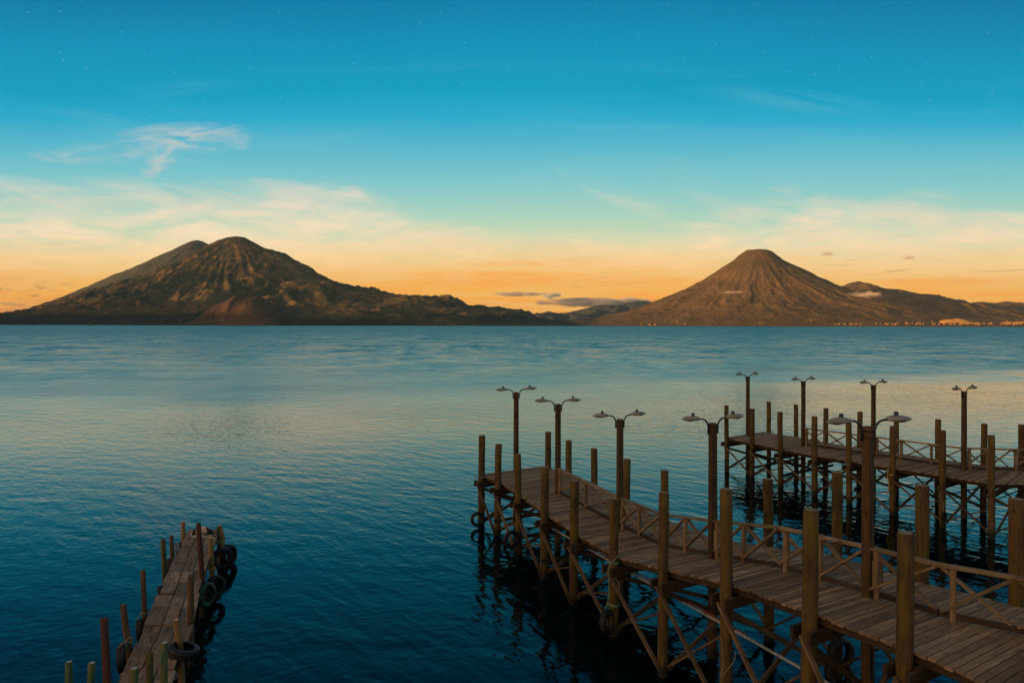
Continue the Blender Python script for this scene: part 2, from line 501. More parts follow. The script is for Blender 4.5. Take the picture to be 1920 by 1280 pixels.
m, q, b = new_mat('tyre rubber')
nz = q.noise(q.node('ShaderNodeTexCoord').outputs['Object'], 7.0, 5.0, 0.6)
q.put(b.inputs['Base Color'], q.mix(q.ss(nz, 0.45, 0.7), (0.002, 0.002, 0.003, 1), (0.012, 0.012, 0.014, 1)))
q.put(b.inputs['Roughness'], q.lr(nz, 0.3, 0.7, 0.45, 0.75))
M['rubber'] = m
m, q, b = new_mat('faded tyre')
nz = q.noise(q.node('ShaderNodeTexCoord').outputs['Object'], 9.0, 5.0, 0.65)
q.put(b.inputs['Base Color'], q.mix(q.ss(nz, 0.40, 0.62), (0.02, 0.022, 0.03, 1), (0.20, 0.24, 0.34, 1)))
b.inputs['Roughness'].default_value = 0.55
M['fadedtyre'] = m
m, q, b = new_mat('green tyre')
nz = q.noise(q.node('ShaderNodeTexCoord').outputs['Object'], 8.0, 5.0, 0.65)
q.put(b.inputs['Base Color'], q.mix(q.ss(nz, 0.46, 0.60), (0.006, 0.007, 0.008, 1), (0.01, 0.13, 0.05, 1)))
b.inputs['Roughness'].default_value = 0.5
M['greentyre'] = m


def simple(name, col, rough=0.5, metal=0.0, noise_s=12.0, var=0.35):
    m, q, b = new_mat(name)
    nz = q.noise(q.node('ShaderNodeTexCoord').outputs['Object'], noise_s, 4.0, 0.6)
    k = q.lr(nz, 0.3, 0.7, 1 - var, 1 + var)
    q.put(b.inputs['Base Color'], q.mix(1.0, col + (1,), q.comb(k, k, k), 'MULTIPLY'))
    b.inputs['Roughness'].default_value = rough
    b.inputs['Metallic'].default_value = metal
    return m


M['head'] = simple('lamp housing', (0.30, 0.27, 0.21), 0.45)
M['lens'] = simple('lamp lens', (0.10, 0.10, 0.09), 0.2)
M['cell'] = simple('photocell', (0.015, 0.02, 0.035), 0.4)
M['arm'] = simple('lamp arm steel', (0.045, 0.05, 0.06), 0.35, 0.6)
M['steel'] = simple('rusty bracket', (0.05, 0.03, 0.02), 0.6, 0.3)
M['rope'] = simple('pale rope', (0.28, 0.25, 0.16), 0.9, noise_s=60)
M['greenrope'] = simple('green rope', (0.16, 0.26, 0.16), 0.9, noise_s=60)
M['yellowrope'] = simple('yellow rope', (0.50, 0.34, 0.05), 0.9, noise_s=60)
M['pipe'] = simple('pale pipe', (0.40, 0.42, 0.44), 0.35)
M['redpipe'] = simple('red hose', (0.35, 0.06, 0.04), 0.5)
M['house'] = simple('sun-tinted plaster', (0.66, 0.34, 0.10), 0.9, noise_s=0.02)  # warm sunlight put into the wall colour
M['dimhouse'] = simple('shade-tinted plaster', (0.30, 0.27, 0.23), 0.9, noise_s=0.02)  # darker, greyer copy with the shade put into its colour
M['roof'] = simple('tin roof', (0.55, 0.40, 0.30), 0.7, noise_s=0.02)


# ------------------------------------------------------------------ lake
def make_water():
    m, q, b = new_mat('lake water')
    P = q.node('ShaderNodeNewGeometry').outputs['Position']
    x, y, z = q.sep(P)
    d = q.vm('LENGTH', P)
    nd = q.node('ShaderNodeVectorMath', operation='LENGTH'); q.put(nd.inputs[0], P); dist = nd.outputs['Value']
    far_ = q.m('LOGARITHM', q.m('MAXIMUM', dist, 10.0), 10.0)
    big = q.noise(q.vm('MULTIPLY', P, (0.010, 0.022, 0)), 1.0, 4.0, 0.55, 0.4)
    mid = q.noise(q.vm('MULTIPLY', P, (0.05, 0.11, 0)), 1.0, 3.0, 0.55, 0.3)

    def height(px_, py_):
        tot = None
        # (crest direction angle deg, wavelength across, stretch along, height)
        for ang, lam, stretch, hh, det, ds in ((-50, 0.50, 3.2, 0.0125, 2.0, 0.25), (-14, 1.3, 2.4, 0.012, 1.5, 0.3), (22, 0.24, 2.0, 0.0042, 2.0, 0.2)):
            c, s_ = math.cos(R(ang)), math.sin(R(ang))
            a1 = q.m('ADD', q.m('MULTIPLY', px_, c / (lam * stretch)), q.m('MULTIPLY', py_, s_ / (lam * stretch)))
            b1 = q.m('ADD', q.m('MULTIPLY', px_, -s_ / lam), q.m('MULTIPLY', py_, c / lam))
            n_ = q.noise(q.comb(a1, b1, 0), 1.0, det, 0.5, ds, dim='2D')
            t_ = q.m('MULTIPLY', n_, hh * 2.6)
            tot = t_ if tot is None else q.m('ADD', tot, t_)
        return tot
    e = 0.03
    h0 = height(x, y)
    hx = height(q.m('ADD', x, e), y)
    hy = height(x, q.m('ADD', y, e))
    amp = q.m('MULTIPLY', q.lr(big, 0.32, 0.68, 0.75, 1.45), q.lr(mid, 0.3, 0.7, 0.8, 1.2))
    amp = q.m('MULTIPLY', amp, WATER_AMP)
    # wind line: glassy rippled water inside it, ruffled water outside
    line = q.m('ADD', q.m('SUBTRACT', y, q.m('MULTIPLY', x, 0.32)), q.m('MULTIPLY', q.m('SUBTRACT', big, 0.5), 90.0))
    ruf = q.ss(line, 52.0, 104.0)
    # longer wavelets that still show on the far water
    l0 = q.noise(q.comb(q.m('MULTIPLY', x, 0.26), q.m('MULTIPLY', y, 0.22), 0), 1.0, 4.0, 0.75, 0.3)
    l1 = q.noise(q.comb(q.m('MULTIPLY', x, 0.05), q.m('MULTIPLY', y, 0.035), 5.0), 1.0, 5.0, 0.8, 0.2)
    lw = q.m('MULTIPLY', q.m('ADD', q.m('SUBTRACT', l0, 0.5), q.m('SUBTRACT', l1, 0.5)), q.ss(dist, 60.0, 260.0, 0.0, 0.46))
    # out in the breeze the steep faces of the wavelets look towards the near shore
    lw = q.m('SUBTRACT', lw, q.m('ADD', 0.003, q.m('MULTIPLY', ruf, q.lr(far_, 1.8, 3.0, 0.04, 0.12))))
    sx = q.m('MULTIPLY', q.m('DIVIDE', q.m('SUBTRACT', h0, hx), e), amp)
    sy = q.m('ADD', q.m('MULTIPLY', q.m('DIVIDE', q.m('SUBTRACT', h0, hy), e), amp), lw)
    nrm = q.node('ShaderNodeVectorMath', operation='NORMALIZE')
    q.put(nrm.inputs[0], q.comb(sx, sy, 1.0))
    q.l.new(nrm.outputs[0], b.inputs['Normal'])
    # waves too small to see one by one far out: wind-ruffled roughness
    far = q.m('DIVIDE', q.m('LOGARITHM', q.m('MAXIMUM', dist, 10.0), 10.0), 1.0)
    rg = q.ramp(q.lr(far, 1.3, 3.6), [(0.0, (0.05,) * 3 + (1,)), (0.22, (0.14,) * 3 + (1,)), (0.36, (0.20,) * 3 + (1,)), (0.5, (0.24,) * 3 + (1,)), (0.7, (0.28,) * 3 + (1,)), (1.0, (0.30,) * 3 + (1,))])
    rg = q.m('ADD', q.m('MULTIPLY', rg, ruf), q.m('MULTIPLY', q.m('SUBTRACT', 1.0, ruf), 0.045))
    rg = q.m('MULTIPLY', rg, q.lr(mid, 0.3, 0.7, 0.85, 1.18))
    q.put(b.inputs['Roughness'], rg)
    q.put(b.inputs['Base Color'], q.mix(ruf, (0.0001, 0.006, 0.008, 1), (0.0, 0.085, 0.066, 1)))
    b.inputs['IOR'].default_value = 1.333
    b.inputs['Specular Tint'].default_value = (0.88, 1.0, 0.83, 1)
    me = bpy.data.meshes.new('lake_water')
    X = 70000.0
    me.from_pydata([(-X, -3000, 0), (X, -3000, 0), (X, X, 0), (-X, X, 0)], [], [[0, 1, 2, 3]])
    me.materials.append(m)
    o = bpy.data.objects.new('lake_water', me)
    S.collection.objects.link(o)
    tag(o, 'teal blue lake water with fine ripples reaching to the far shore', kind='structure')


WATER_AMP = 0.64
make_water()


# ------------------------------------------------------------------ numpy gradient noise
_rng = np.random.RandomState(3)
_G = _rng.uniform(0, 2 * np.pi, (256, 256))
_GX, _GY = np.cos(_G), np.sin(_G)


def gn(x, y):
    xi = np.floor(x).astype(int); yi = np.floor(y).astype(int)
    xf = x - xi; yf = y - yi
    u = xf * xf * xf * (xf * (xf * 6 - 15) + 10); v = yf * yf * yf * (yf * (yf * 6 - 15) + 10)

    def dotg(ix, iy, fx, fy):
        return _GX[ix & 255, iy & 255] * fx + _GY[ix & 255, iy & 255] * fy
    a = dotg(xi, yi, xf, yf); b_ = dotg(xi + 1, yi, xf - 1, yf)
    c = dotg(xi, yi + 1, xf, yf - 1); d_ = dotg(xi + 1, yi + 1, xf - 1, yf - 1)
    return (a * (1 - u) + b_ * u) * (1 - v) + (c * (1 - u) + d_ * u) * v * 1.0


def fbm(x, y, o=5, gain=0.5, lac=2.03):
    t = 0; a = 1.0
    for i in range(o):
        t = t + a * gn(x + 17.3 * i, y - 9.1 * i); x = x * lac; y = y * lac; a *= gain
    return t


def ridged(x, y, o=4, gain=0.55):
    t = 0; a = 1.0
    for i in range(o):
        t = t + a * (1 - 2 * np.abs(gn(x + 11.7 * i, y + 5.3 * i))); x = x * 2.1; y = y * 2.1; a *= gain
    return t


def grid_mesh(name, xs, ys, Z, mat, label, kind='structure'):
    nx, ny = len(xs), len(ys)
    XX, YY = np.meshgrid(xs, ys)
    V = np.stack([XX, YY, Z], -1).reshape(-1, 3)
    idx = np.arange(nx * ny).reshape(ny, nx)
    fq = np.stack([idx[:-1, :-1], idx[:-1, 1:], idx[1:, 1:], idx[1:, :-1]], -1).reshape(-1, 4)
    zf = V[fq, 2].max(1)
    fq = fq[zf > -8.0]
    me = bpy.data.meshes.new(name)
    me.from_pydata(V.tolist(), [], fq.tolist())
    me.polygons.foreach_set('use_smooth', [True] * len(me.polygons))
    me.materials.append(mat)
    me.update()
    o = bpy.data.objects.new(name, me)
    S.collection.objects.link(o)
    tag(o, label, kind=kind)
    return o


def prof(pts, cy, cx):
    """silhouette pixels -> (distance from the summit axis, height) at depth cy"""
    r = np.array([abs((p[0] - 960) * cy / F - cx) for p in pts]); h = np.array([(610 - p[1]) * cy / F for p in pts])
    k = np.argsort(r)
    return r[k], h[k]


def terrain_mat(name, c1, c2, c3, scale, forest_shade=None):
    m, q, b = new_mat(name)
    P = q.node('ShaderNodeNewGeometry').outputs['Position']
    n1 = q.noise(P, scale, 6.0, 0.6)
    n2 = q.noise(P, scale * 5.5, 5.0, 0.65)
    n3 = q.noise(P, scale * 24, 3.0, 0.6)
    col = q.mix(q.ss(n1, 0.38, 0.62), c1 + (1,), c2 + (1,))
    col = q.mix(q.ss(n2, 0.50, 0.72), col, c3 + (1,))
    k = q.lr(n3, 0.3, 0.7, 0.60, 1.40)
    col = q.mix(1.0, col, q.comb(k, k, k), 'MULTIPLY')
    if forest_shade:
        # dark forest with painted hill shadow on lowest slopes, ragged upper edge and clearings
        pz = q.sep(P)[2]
        up_ = q.m('ADD', forest_shade, q.m('MULTIPLY', q.m('SUBTRACT', n1, 0.5), 420.0))
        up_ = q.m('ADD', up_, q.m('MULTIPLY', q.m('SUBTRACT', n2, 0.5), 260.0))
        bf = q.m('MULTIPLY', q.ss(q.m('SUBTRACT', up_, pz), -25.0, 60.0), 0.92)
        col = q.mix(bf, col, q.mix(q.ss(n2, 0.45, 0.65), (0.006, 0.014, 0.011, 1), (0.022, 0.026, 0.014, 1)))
    q.put(b.inputs['Base Color'], col)
    b.inputs['Roughness'].default_value = 0.95
    b.inputs['Specular IOR Level'].default_value = 0.1
    bp = q.node('ShaderNodeBump'); bp.inputs['Strength'].default_value = 1.0; bp.inputs['Distance'].default_value = 15.0
    q.put(bp.inputs['Height'], q.m('ADD', n3, q.m('MULTIPLY', n2, 2.0)))
    q.l.new(bp.outputs[0], b.inputs['Normal'])
    return m


M['green_slope'] = terrain_mat('forested slope', (0.030, 0.032, 0.018), (0.115, 0.080, 0.030), (0.32, 0.18, 0.066), 0.0011, 190.0)  # warm patches are sunlit highlights painted into the colour
M['pale_slope'] = terrain_mat('haze-paled slope', (0.085, 0.080, 0.050), (0.12, 0.105, 0.06), (0.16, 0.125, 0.07), 0.0009)  # paler grey puts distance haze into the rear cone's colour
M['brown_slope'] = terrain_mat('dry slope', (0.13, 0.082, 0.030), (0.19, 0.112, 0.040), (0.26, 0.14, 0.055), 0.0010)
M['red_slope'] = terrain_mat('rusty slope', (0.08, 0.045, 0.022), (0.13, 0.068, 0.030), (0.20, 0.10, 0.045), 0.0016)
M['far_slope'] = terrain_mat('far slope', (0.05, 0.05, 0.035), (0.07, 0.065, 0.04), (0.09, 0.08, 0.05), 0.0008)
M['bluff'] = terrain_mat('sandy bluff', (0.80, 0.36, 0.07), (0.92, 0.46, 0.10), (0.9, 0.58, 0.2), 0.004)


WARP = 0.8


def cone(name, label, mat, cy, summit_px, left, right, front_scale, gully, step, seed, ext=None, n_gul=26, extra=None, back_scale=0.8):
    cx = (summit_px - 960) * cy / F
    rl, hl = prof(left, cy, cx); rr, hr = prof(right, cy, cx)
    x0 = cx - rl[-1] - 300; x1 = cx + rr[-1] + 300
    rf = front_scale
    xs = np.arange(x0, x1, step); ys = np.arange(cy - rf, cy + rf * 0.9, step)
    X, Y = np.meshgrid(xs, ys)
    ddx = X - cx; ddy = Y - cy
    r = np.hypot(ddx, ddy) + 1e-6
    wx = (ddx / r) ** 2
    pl = np.interp(r, rl, hl); pr = np.interp(r, rr, hr)
    wr = 1 / (1 + np.exp(-ddx / 350.0))
    side = pl * (1 - wr) + pr * wr
    # front and back: an average cone that comes down to the lake at front_scale
    hm = max(hl[0], hr[0])
    ra = np.linspace(0, 1, 60)
    base = np.interp(ra * min(rl[-1], rr[-1], 6000), rl, hl) * .5 + np.interp(ra * min(rl[-1], rr[-1], 6000), rr, hr) * .5
    pf = np.interp(r / rf, ra, base * np.clip((1 - ra) / 0.25, 0, 1) ** 0.7 * 1.0 - 60 * np.clip((ra - .9) / .1, 0, 1))
    z = side * wx + pf * (1 - wx)
    th = np.arctan2(ddx, -ddy)
    warp = fbm(X / 1300 + seed, Y / 1300, 4) * WARP
    gl = ridged(th * n_gul / 6.28 * 1.0 + warp + seed, r / 2600 + warp, 4)
    gl2 = ridged(X / 900 + seed * 2, Y / 900, 4)
    envr = np.clip(z / (hm * 0.25), 0, 1) * np.clip((r - 150) / 700, 0, 1) * np.clip(1.25 - z / hm, 0.1, 1)
    z = z + gully * envr * (gl - 0.9) + gully * 0.28 * np.clip(z / 250, 0, 1) * np.clip((r - 100) / 900, 0, 1) * (gl2 - 0.9)
    z = z + np.clip(z / 80, 0, 1) * fbm(X / 260, Y / 260, 4) * 15
    if extra is not None: z = extra(X, Y, z)
    edge = np.minimum.reduce([X - xs[0], xs[-1] - X, ys[-1] - Y, Y - ys[0]])
    z = np.where(edge < 120, z * np.clip(edge / 120, 0, 1) - 20, z)
    z = np.maximum(z, -20)
    return grid_mesh(name, xs, ys, z, mat, label)


def bump_hill(X, Y, cx, cy, rx, ry, h, p=2.0, flat=None):
    q_ = np.sqrt(((X - cx) / rx) ** 2 + ((Y - cy) / ry) ** 2)
    k = np.clip(1 - q_ ** p, 0, 1)
    if flat: k = np.minimum(k / flat, 1)
    return h * k


def PX(px, d): return (px - 960) * d / F


# rear volcano on the left
cone('volcano', 'smooth dark cone half hidden behind the broad left volcano', M['pale_slope'], 17600.0, 370,
     [(370, 451), (361, 453), (350, 460), (313, 484), (255, 515), (200, 545), (157, 571), (90, 596), (20, 612)],
     [(370, 451), (379, 453), (394, 460), (440, 490), (500, 535), (560, 570), (640, 612)], 4300.0, 45.0, 42.0, 1.7, n_gul=16)


def toliman_extra(X, Y, z):
    # side cone with a sharp top on the right flank, low foreland and knolls
    z = z + bump_hill(X, Y, PX(604, 12700), 12700, 420, 520, 170, 1.1)
    z = z + bump_hill(X, Y, PX(566, 12900), 12900, 380, 600, 90, 1.3)
    z = z + bump_hill(X, Y, PX(395, 12300), 12300, 380, 450, 130, 1.4)
    z = z + bump_hill(X, Y, PX(640, 12300), 12300, 500, 350, 60, 1.5)
    z = z + bump_hill(X, Y, PX(330, 13000), 13000, 600, 500, 80, 1.6)
    ap = fbm(X / 700 + 4, Y / 500, 5) * 24 * np.clip(1 - z / 500, 0, 1) * np.clip(z / 60, 0, 1)
    return z + ap


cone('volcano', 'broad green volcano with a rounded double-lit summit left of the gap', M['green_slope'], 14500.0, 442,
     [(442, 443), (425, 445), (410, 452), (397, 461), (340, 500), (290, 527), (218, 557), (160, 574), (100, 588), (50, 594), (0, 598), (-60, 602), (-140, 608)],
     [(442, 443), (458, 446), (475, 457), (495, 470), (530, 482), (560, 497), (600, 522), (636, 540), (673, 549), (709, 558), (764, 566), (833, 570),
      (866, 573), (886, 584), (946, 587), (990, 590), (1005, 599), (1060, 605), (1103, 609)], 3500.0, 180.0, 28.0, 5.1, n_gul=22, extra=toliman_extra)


# small steep cinder hill at the foot of the left volcano
def cinder():
    d0 = 11450.0
    xs = np.arange(PX(380, d0), PX(548, d0), 14.0); ys = np.arange(d0 - 800, d0 + 800, 20.0)
    X, Y = np.meshgrid(xs, ys)
    px_ = [383, 395, 410, 425, 440, 447, 453, 458, 470, 483, 490, 500, 510, 520, 530, 545]
    py_ = [600, 588, 574, 566, 560, 553, 551, 557, 557, 556, 558, 565, 578, 588, 598, 608]
    hx = np.interp(X, [PX(p, d0) for p in px_], [(610 - p) * d0 / F for p in py_])
    k = np.clip(1 - np.abs((Y - d0) / 760) ** 2.2, 0, 1)
    z = hx * k - 12 + ridged(X / 120, Y / 900, 3) * 12 * k * np.clip(hx / 200, 0, 1)
    z = z + fbm(X / 90, Y / 90, 3) * 14
    edge = np.minimum.reduce([X - xs[0], xs[-1] - X, ys[-1] - Y, Y - ys[0]])
    z = np.where(edge < 30, -20, z)
    grid_mesh('hill', xs, ys, np.maximum(z, -20), M['red_slope'], 'small steep reddish hill with a flat top below the left volcano')


cinder()

# the right volcano
cone('volcano', 'steep brown volcano with a small flat summit right of the gap', M['brown_slope'], 14700.0, 1422,
     [(1422, 465), (1411, 467), (1400, 466), (1385, 477), (1376, 487), (1350, 505), (1324, 524), (1284, 546), (1245, 561), (1199, 581), (1140, 592), (1080, 600), (1010, 609)],
     [(1422, 465), (1430, 465), (1443, 469), (1464, 487), (1512, 511), (1560, 537), (1600, 553), (1650, 568), (1700, 580), (1760, 592), (1830, 603), (1900, 610)],
     3600.0, 55.0, 28.0, 9.3, n_gul=30)


def ridge(name, label, mat, d0, sil, depth, step, rough, seed, asym=1.0):
    xs = np.arange(PX(sil[0][0], d0), PX(sil[-1][0], d0), step); ys = np.arange(d0 - depth, d0 + depth * 0.8, step * 1.3)
    X, Y = np.meshgrid(xs, ys)
    hx = np.interp(X, [PX(p, d0) for p, _ in sil], [(610 - p) * d0 / F for _, p in sil])
    k = np.clip(1 - np.abs((Y - d0) / depth), 0, 1) ** 0.85
    spur = ridged(X / 800 + seed, Y / 1900, 4) - 0.9
    z = hx * k + spur * rough * np.clip(hx / 300, 0, 1) * np.clip(4 * k * (1 - k), 0, 1) + fbm(X / 220 + seed, Y / 220, 4) * 18 * np.clip(k * 4, 0, 1)
    edge = np.minimum.reduce([X - xs[0], xs[-1] - X, ys[-1] - Y, Y - ys[0]])
    z = np.where(edge < step * 2, -20, z)
    return grid_mesh(name, xs, ys, np.maximum(z, -20), mat, label)


ridge('hills', 'mountain ridge with one small peak running right from the right volcano', M['brown_slope'], 17500.0,
      [(1480, 600), (1520, 560), (1556, 536), (1583, 533), (1596, 528), (1609, 525), (1631, 534), (1647, 539), (1682, 540), (1703, 546), (1730, 549),
       (1743, 556), (1756, 563), (1787, 573), (1820, 584), (1880, 598), (1960, 609)], 3800.0, 42.0, 150.0, 2.2)
ridge('hills', 'low hilly ridge at the right edge behind the lakeside town', M['brown_slope'], 19500.0,
      [(1730, 606), (1787, 574), (1806, 568), (1837, 563), (1868, 566), (1887, 562), (1903, 567), (1925, 564), (2000, 560), (2120, 570), (2300, 600)], 4200.0, 50.0, 130.0, 6.1)
ridge('hills', 'faint blue far mountain ridge in the gap between the volcanoes', M['far_slope'], 27000.0,
      [(940, 606), (975, 596), (1000, 589), (1027, 584), (1052, 588), (1070, 584), (1092, 579), (1129, 570), (1150, 572), (1180, 566), (1202, 563), (1231, 566), (1280, 566), (1340, 580), (1400, 606)], 5000.0, 70.0, 200.0, 3.3)
# foreland of the right shore, where the town stands
ridge('shore', 'low brown shore below the right volcano and town', M['brown_slope'], 11600.0,
      [(1420, 610), (1500, 607), (1600, 605.5), (1700, 604.5), (1745, 603.5), (1770, 603), (1850, 604), (1950, 604), (2100, 606)], 800.0, 30.0, 10.0, 7.7)
ridge('bluff', 'bright orange sunlit bluff above the lakeside town', M['bluff'], 11900.0,
      [(1758, 606), (1764, 599), (1775, 596), (1795, 594.5), (1806, 596), (1815, 600), (1826, 601), (1836, 606)], 420.0, 14.0, 30.0, 1.1)
ridge('bluff', 'long low sunlit orange bank at the right edge of the lake', M['bluff'], 12000.0,
      [(1868, 606), (1880, 601), (1900, 600.5), (1930, 600), (1990, 601), (2060, 607)], 350.0, 14.0, 16.0, 1.9)


# high ground on the east shore, out of the picture to the left and behind: the morning shadow on the lake is its shadow
def east_hills():
    for nm, lb, cx, cy, rx, ry, h, stp, rot in (
            ('hills', 'high eastern lake rim outside the view to the left', -16500.0, 6200.0, 2500.0, 7600.0, 1700.0, 220.0, R(8)),
            ('hills', 'steep wooded hillside behind the viewpoint', -2300.0, -1350.0, 900.0, 2600.0, 520.0, 70.0, R(-30))):
        ext = max(rx, ry) * 1.05
        xs = np.arange(cx - ext, cx + ext, stp); ys = np.arange(cy - ext, cy + ext, stp)
        X, Y = np.meshgrid(xs, ys)
        c, s_ = math.cos(rot), math.sin(rot)
        U = (X - cx) * c + (Y - cy) * s_; V = -(X - cx) * s_ + (Y - cy) * c
        q_ = np.sqrt((U / rx) ** 2 + (V / ry) ** 4)
        k = np.clip(1 - q_, 0, 1) ** 0.8
        z = h * k * (1 + 0.22 * fbm(X / (rx * .5), Y / (rx * .5), 4)) - 15
        z = np.where(k <= 0, -20, z)
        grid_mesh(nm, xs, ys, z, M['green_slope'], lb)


east_hills()


# ------------------------------------------------------------------ houses of the far villages
def house_mb(w, l, h):
    mb = MB()
    x, y = w / 2, l / 2
    vs = [(-x, -y, -8), (x, -y, -8), (x, y, -8), (-x, y, -8), (-x, -y, h), (x, -y, h), (x, y, h), (-x, y, h)]
    fs = [[0, 1, 5, 4], [1, 2, 6, 5], [2, 3, 7, 6], [3, 0, 4, 7]]
    mb.add([Vector(v) for v in vs], fs, [[(0, 0), (1, 0), (1, 1), (0, 1)]] * 4)
    o_ = 1.0
    vs = [(-x - o_, -y - o_, h), (x + o_, -y - o_, h), (x + o_, y + o_, h), (-x - o_, y + o_, h), (-x - o_, 0, h + l * .28), (x + o_, 0, h + l * .28)]
    mb.add([Vector(v) for v in vs], [[0, 1, 5, 4], [2, 3, 4, 5], [0, 4, 3], [1, 2, 5], [3, 2, 1, 0]],
           [[(0, 0)] * 4, [(0, 0)] * 4, [(0, 0)] * 3, [(0, 0)] * 3, [(0, 0)] * 4])
    return mb


rh = random.Random(5)
protos = []
for (w, l, h) in ((17, 11, 5), (26, 13, 7), (12, 10, 5)):
    protos.append((w, l, h))
house_src = {}


from mathutils.bvhtree import BVHTree
_vs = []; _fs = []
for _o in S.objects:
    if _o.type == 'MESH' and _o.name.split('.')[0] in ('volcano', 'hill', 'hills', 'shore', 'bluff') and _o.location.length < 1:
        b0 = len(_vs); _vs += [v.co.copy() for v in _o.data.vertices]; _fs += [[b0 + i for i in p.vertices] for p in _o.data.polygons]
GROUND = BVHTree.FromPolygons(_vs, _fs)


def place_house(px, py, d, k, label, group, src_mat):
    key = (k, src_mat)
    # walk up the slope until the line of sight meets real ground above the lake
    for s_ in range(12):
        hit = GROUND.ray_cast(Vector((0, 0, H)), at(px, py - 0.4 * s_, 1000.0) - Vector((0, 0, H)), 60000.0)[0]
        if hit is not None and hit.z > 3: break
    else:
        return
    d = hit.y; z = hit.z; px = 960 + hit.x * F / d
    if key not in house_src:
        w, l, h = protos[k]
        o = house_mb(w, l, h).build('house', M[src_mat])
        house_src[key] = o
    else:
        o = house_src[key].copy(); S.collection.objects.link(o)
    o.location = (PX(px, d), d, z)
    o.rotation_euler = (0, 0, rh.uniform(-0.6, 0.6))
    tag(o, label, 'house', group)


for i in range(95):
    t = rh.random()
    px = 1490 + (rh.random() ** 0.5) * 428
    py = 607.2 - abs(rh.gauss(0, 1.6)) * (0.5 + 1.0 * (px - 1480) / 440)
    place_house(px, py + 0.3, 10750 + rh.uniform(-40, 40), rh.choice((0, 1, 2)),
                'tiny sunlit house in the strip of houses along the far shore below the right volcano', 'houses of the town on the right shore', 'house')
for px, py in ((1284, 608.2), (1270, 603), (1202, 608.5), (1218, 608.5), (1228, 608.5), (1521, 600)):
    place_house(px, py, 10700, 1, 'lone tiny house low on the shore at the left foot of the right volcano', 'lone houses at the foot of the right volcano', 'house')
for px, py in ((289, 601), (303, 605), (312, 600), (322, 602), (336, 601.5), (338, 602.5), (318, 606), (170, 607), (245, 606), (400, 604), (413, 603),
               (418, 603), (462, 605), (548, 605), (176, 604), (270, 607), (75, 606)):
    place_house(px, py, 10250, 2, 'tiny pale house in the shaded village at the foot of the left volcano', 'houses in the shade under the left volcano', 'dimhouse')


# ------------------------------------------------------------------ piers
def lerp(a, b, t): return a + (b - a) * t


PILE_R = 0.125


def planks(mb, Ls, Rs, inset=0.11, width=0.125, over=0.05, th=0.04, skip_end=0.25):
    """cross planks between the two edge polylines (3-D points)"""
    n = len(Ls)
    seglen = [((Ls[i + 1] - Ls[i]).length + (Rs[i + 1] - Rs[i]).length) / 2 for i in range(n - 1)]
    for i in range(n - 1):
        k = max(1, round(seglen[i] / width))
        for j in range(k):
            t0 = j / k; t1 = (j + 1) / k
            gap = 0.016 / seglen[i]
            a0 = lerp(Ls[i], Ls[i + 1], t0 + gap / 2); a1 = lerp(Ls[i], Ls[i + 1], t1 - gap / 2)
            b0 = lerp(Rs[i], Rs[i + 1], t0 + gap / 2); b1 = lerp(Rs[i], Rs[i + 1], t1 - gap / 2)
            ac = (a0 + a1) / 2; bc = (b0 + b1) / 2
            ax = (bc - ac).normalized()
            oa = inset + random.uniform(-over, 0.02); ob = inset + random.uniform(-over, 0.02)
            dz = random.uniform(-0.004, 0.004)
            c4 = [a0 + ax * oa, a1 + ax * oa, b1 - ax * ob, b0 - ax * ob]
            ou = random.random() * 60; ov = random.random() * 60
            L = (bc - ac).length; Wd = (a1 - a0).length
            vs = [p + Vector((0, 0, dz)) for p in c4] + [p + Vector((0, 0, dz - th)) for p in c4]
            fs = [[0, 1, 2, 3], [7, 6, 5, 4], [0, 4, 5, 1], [1, 5, 6, 2], [2, 6, 7, 3], [3, 7, 4, 0]]
            uv = [[(ou, ov), (ou, ov + Wd), (ou + L, ov + Wd), (ou + L, ov)]] * 2 + \
                 [[(ou, ov), (ou, ov + th), (ou + Wd * .3, ov + th), (ou + Wd * .3, ov)],
                  [(ou, ov), (ou, ov + th), (ou + L, ov + th), (ou + L, ov)],
                  [(ou + 3, ov), (ou + 3, ov + th), (ou + Wd * .3, ov + th), (ou + Wd * .3, ov)],
                  [(ou + L, ov), (ou + L, ov + th), (ou, ov + th), (ou, ov)]]
            # top faces up
            nrm = (c4[1] - c4[0]).cross(c4[3] - c4[0])
            if nrm.z < 0: fs = [f[::-1] for f in fs]; uv = [u_[::-1] for u_ in uv]
            mb.add(vs, fs, uv, False)


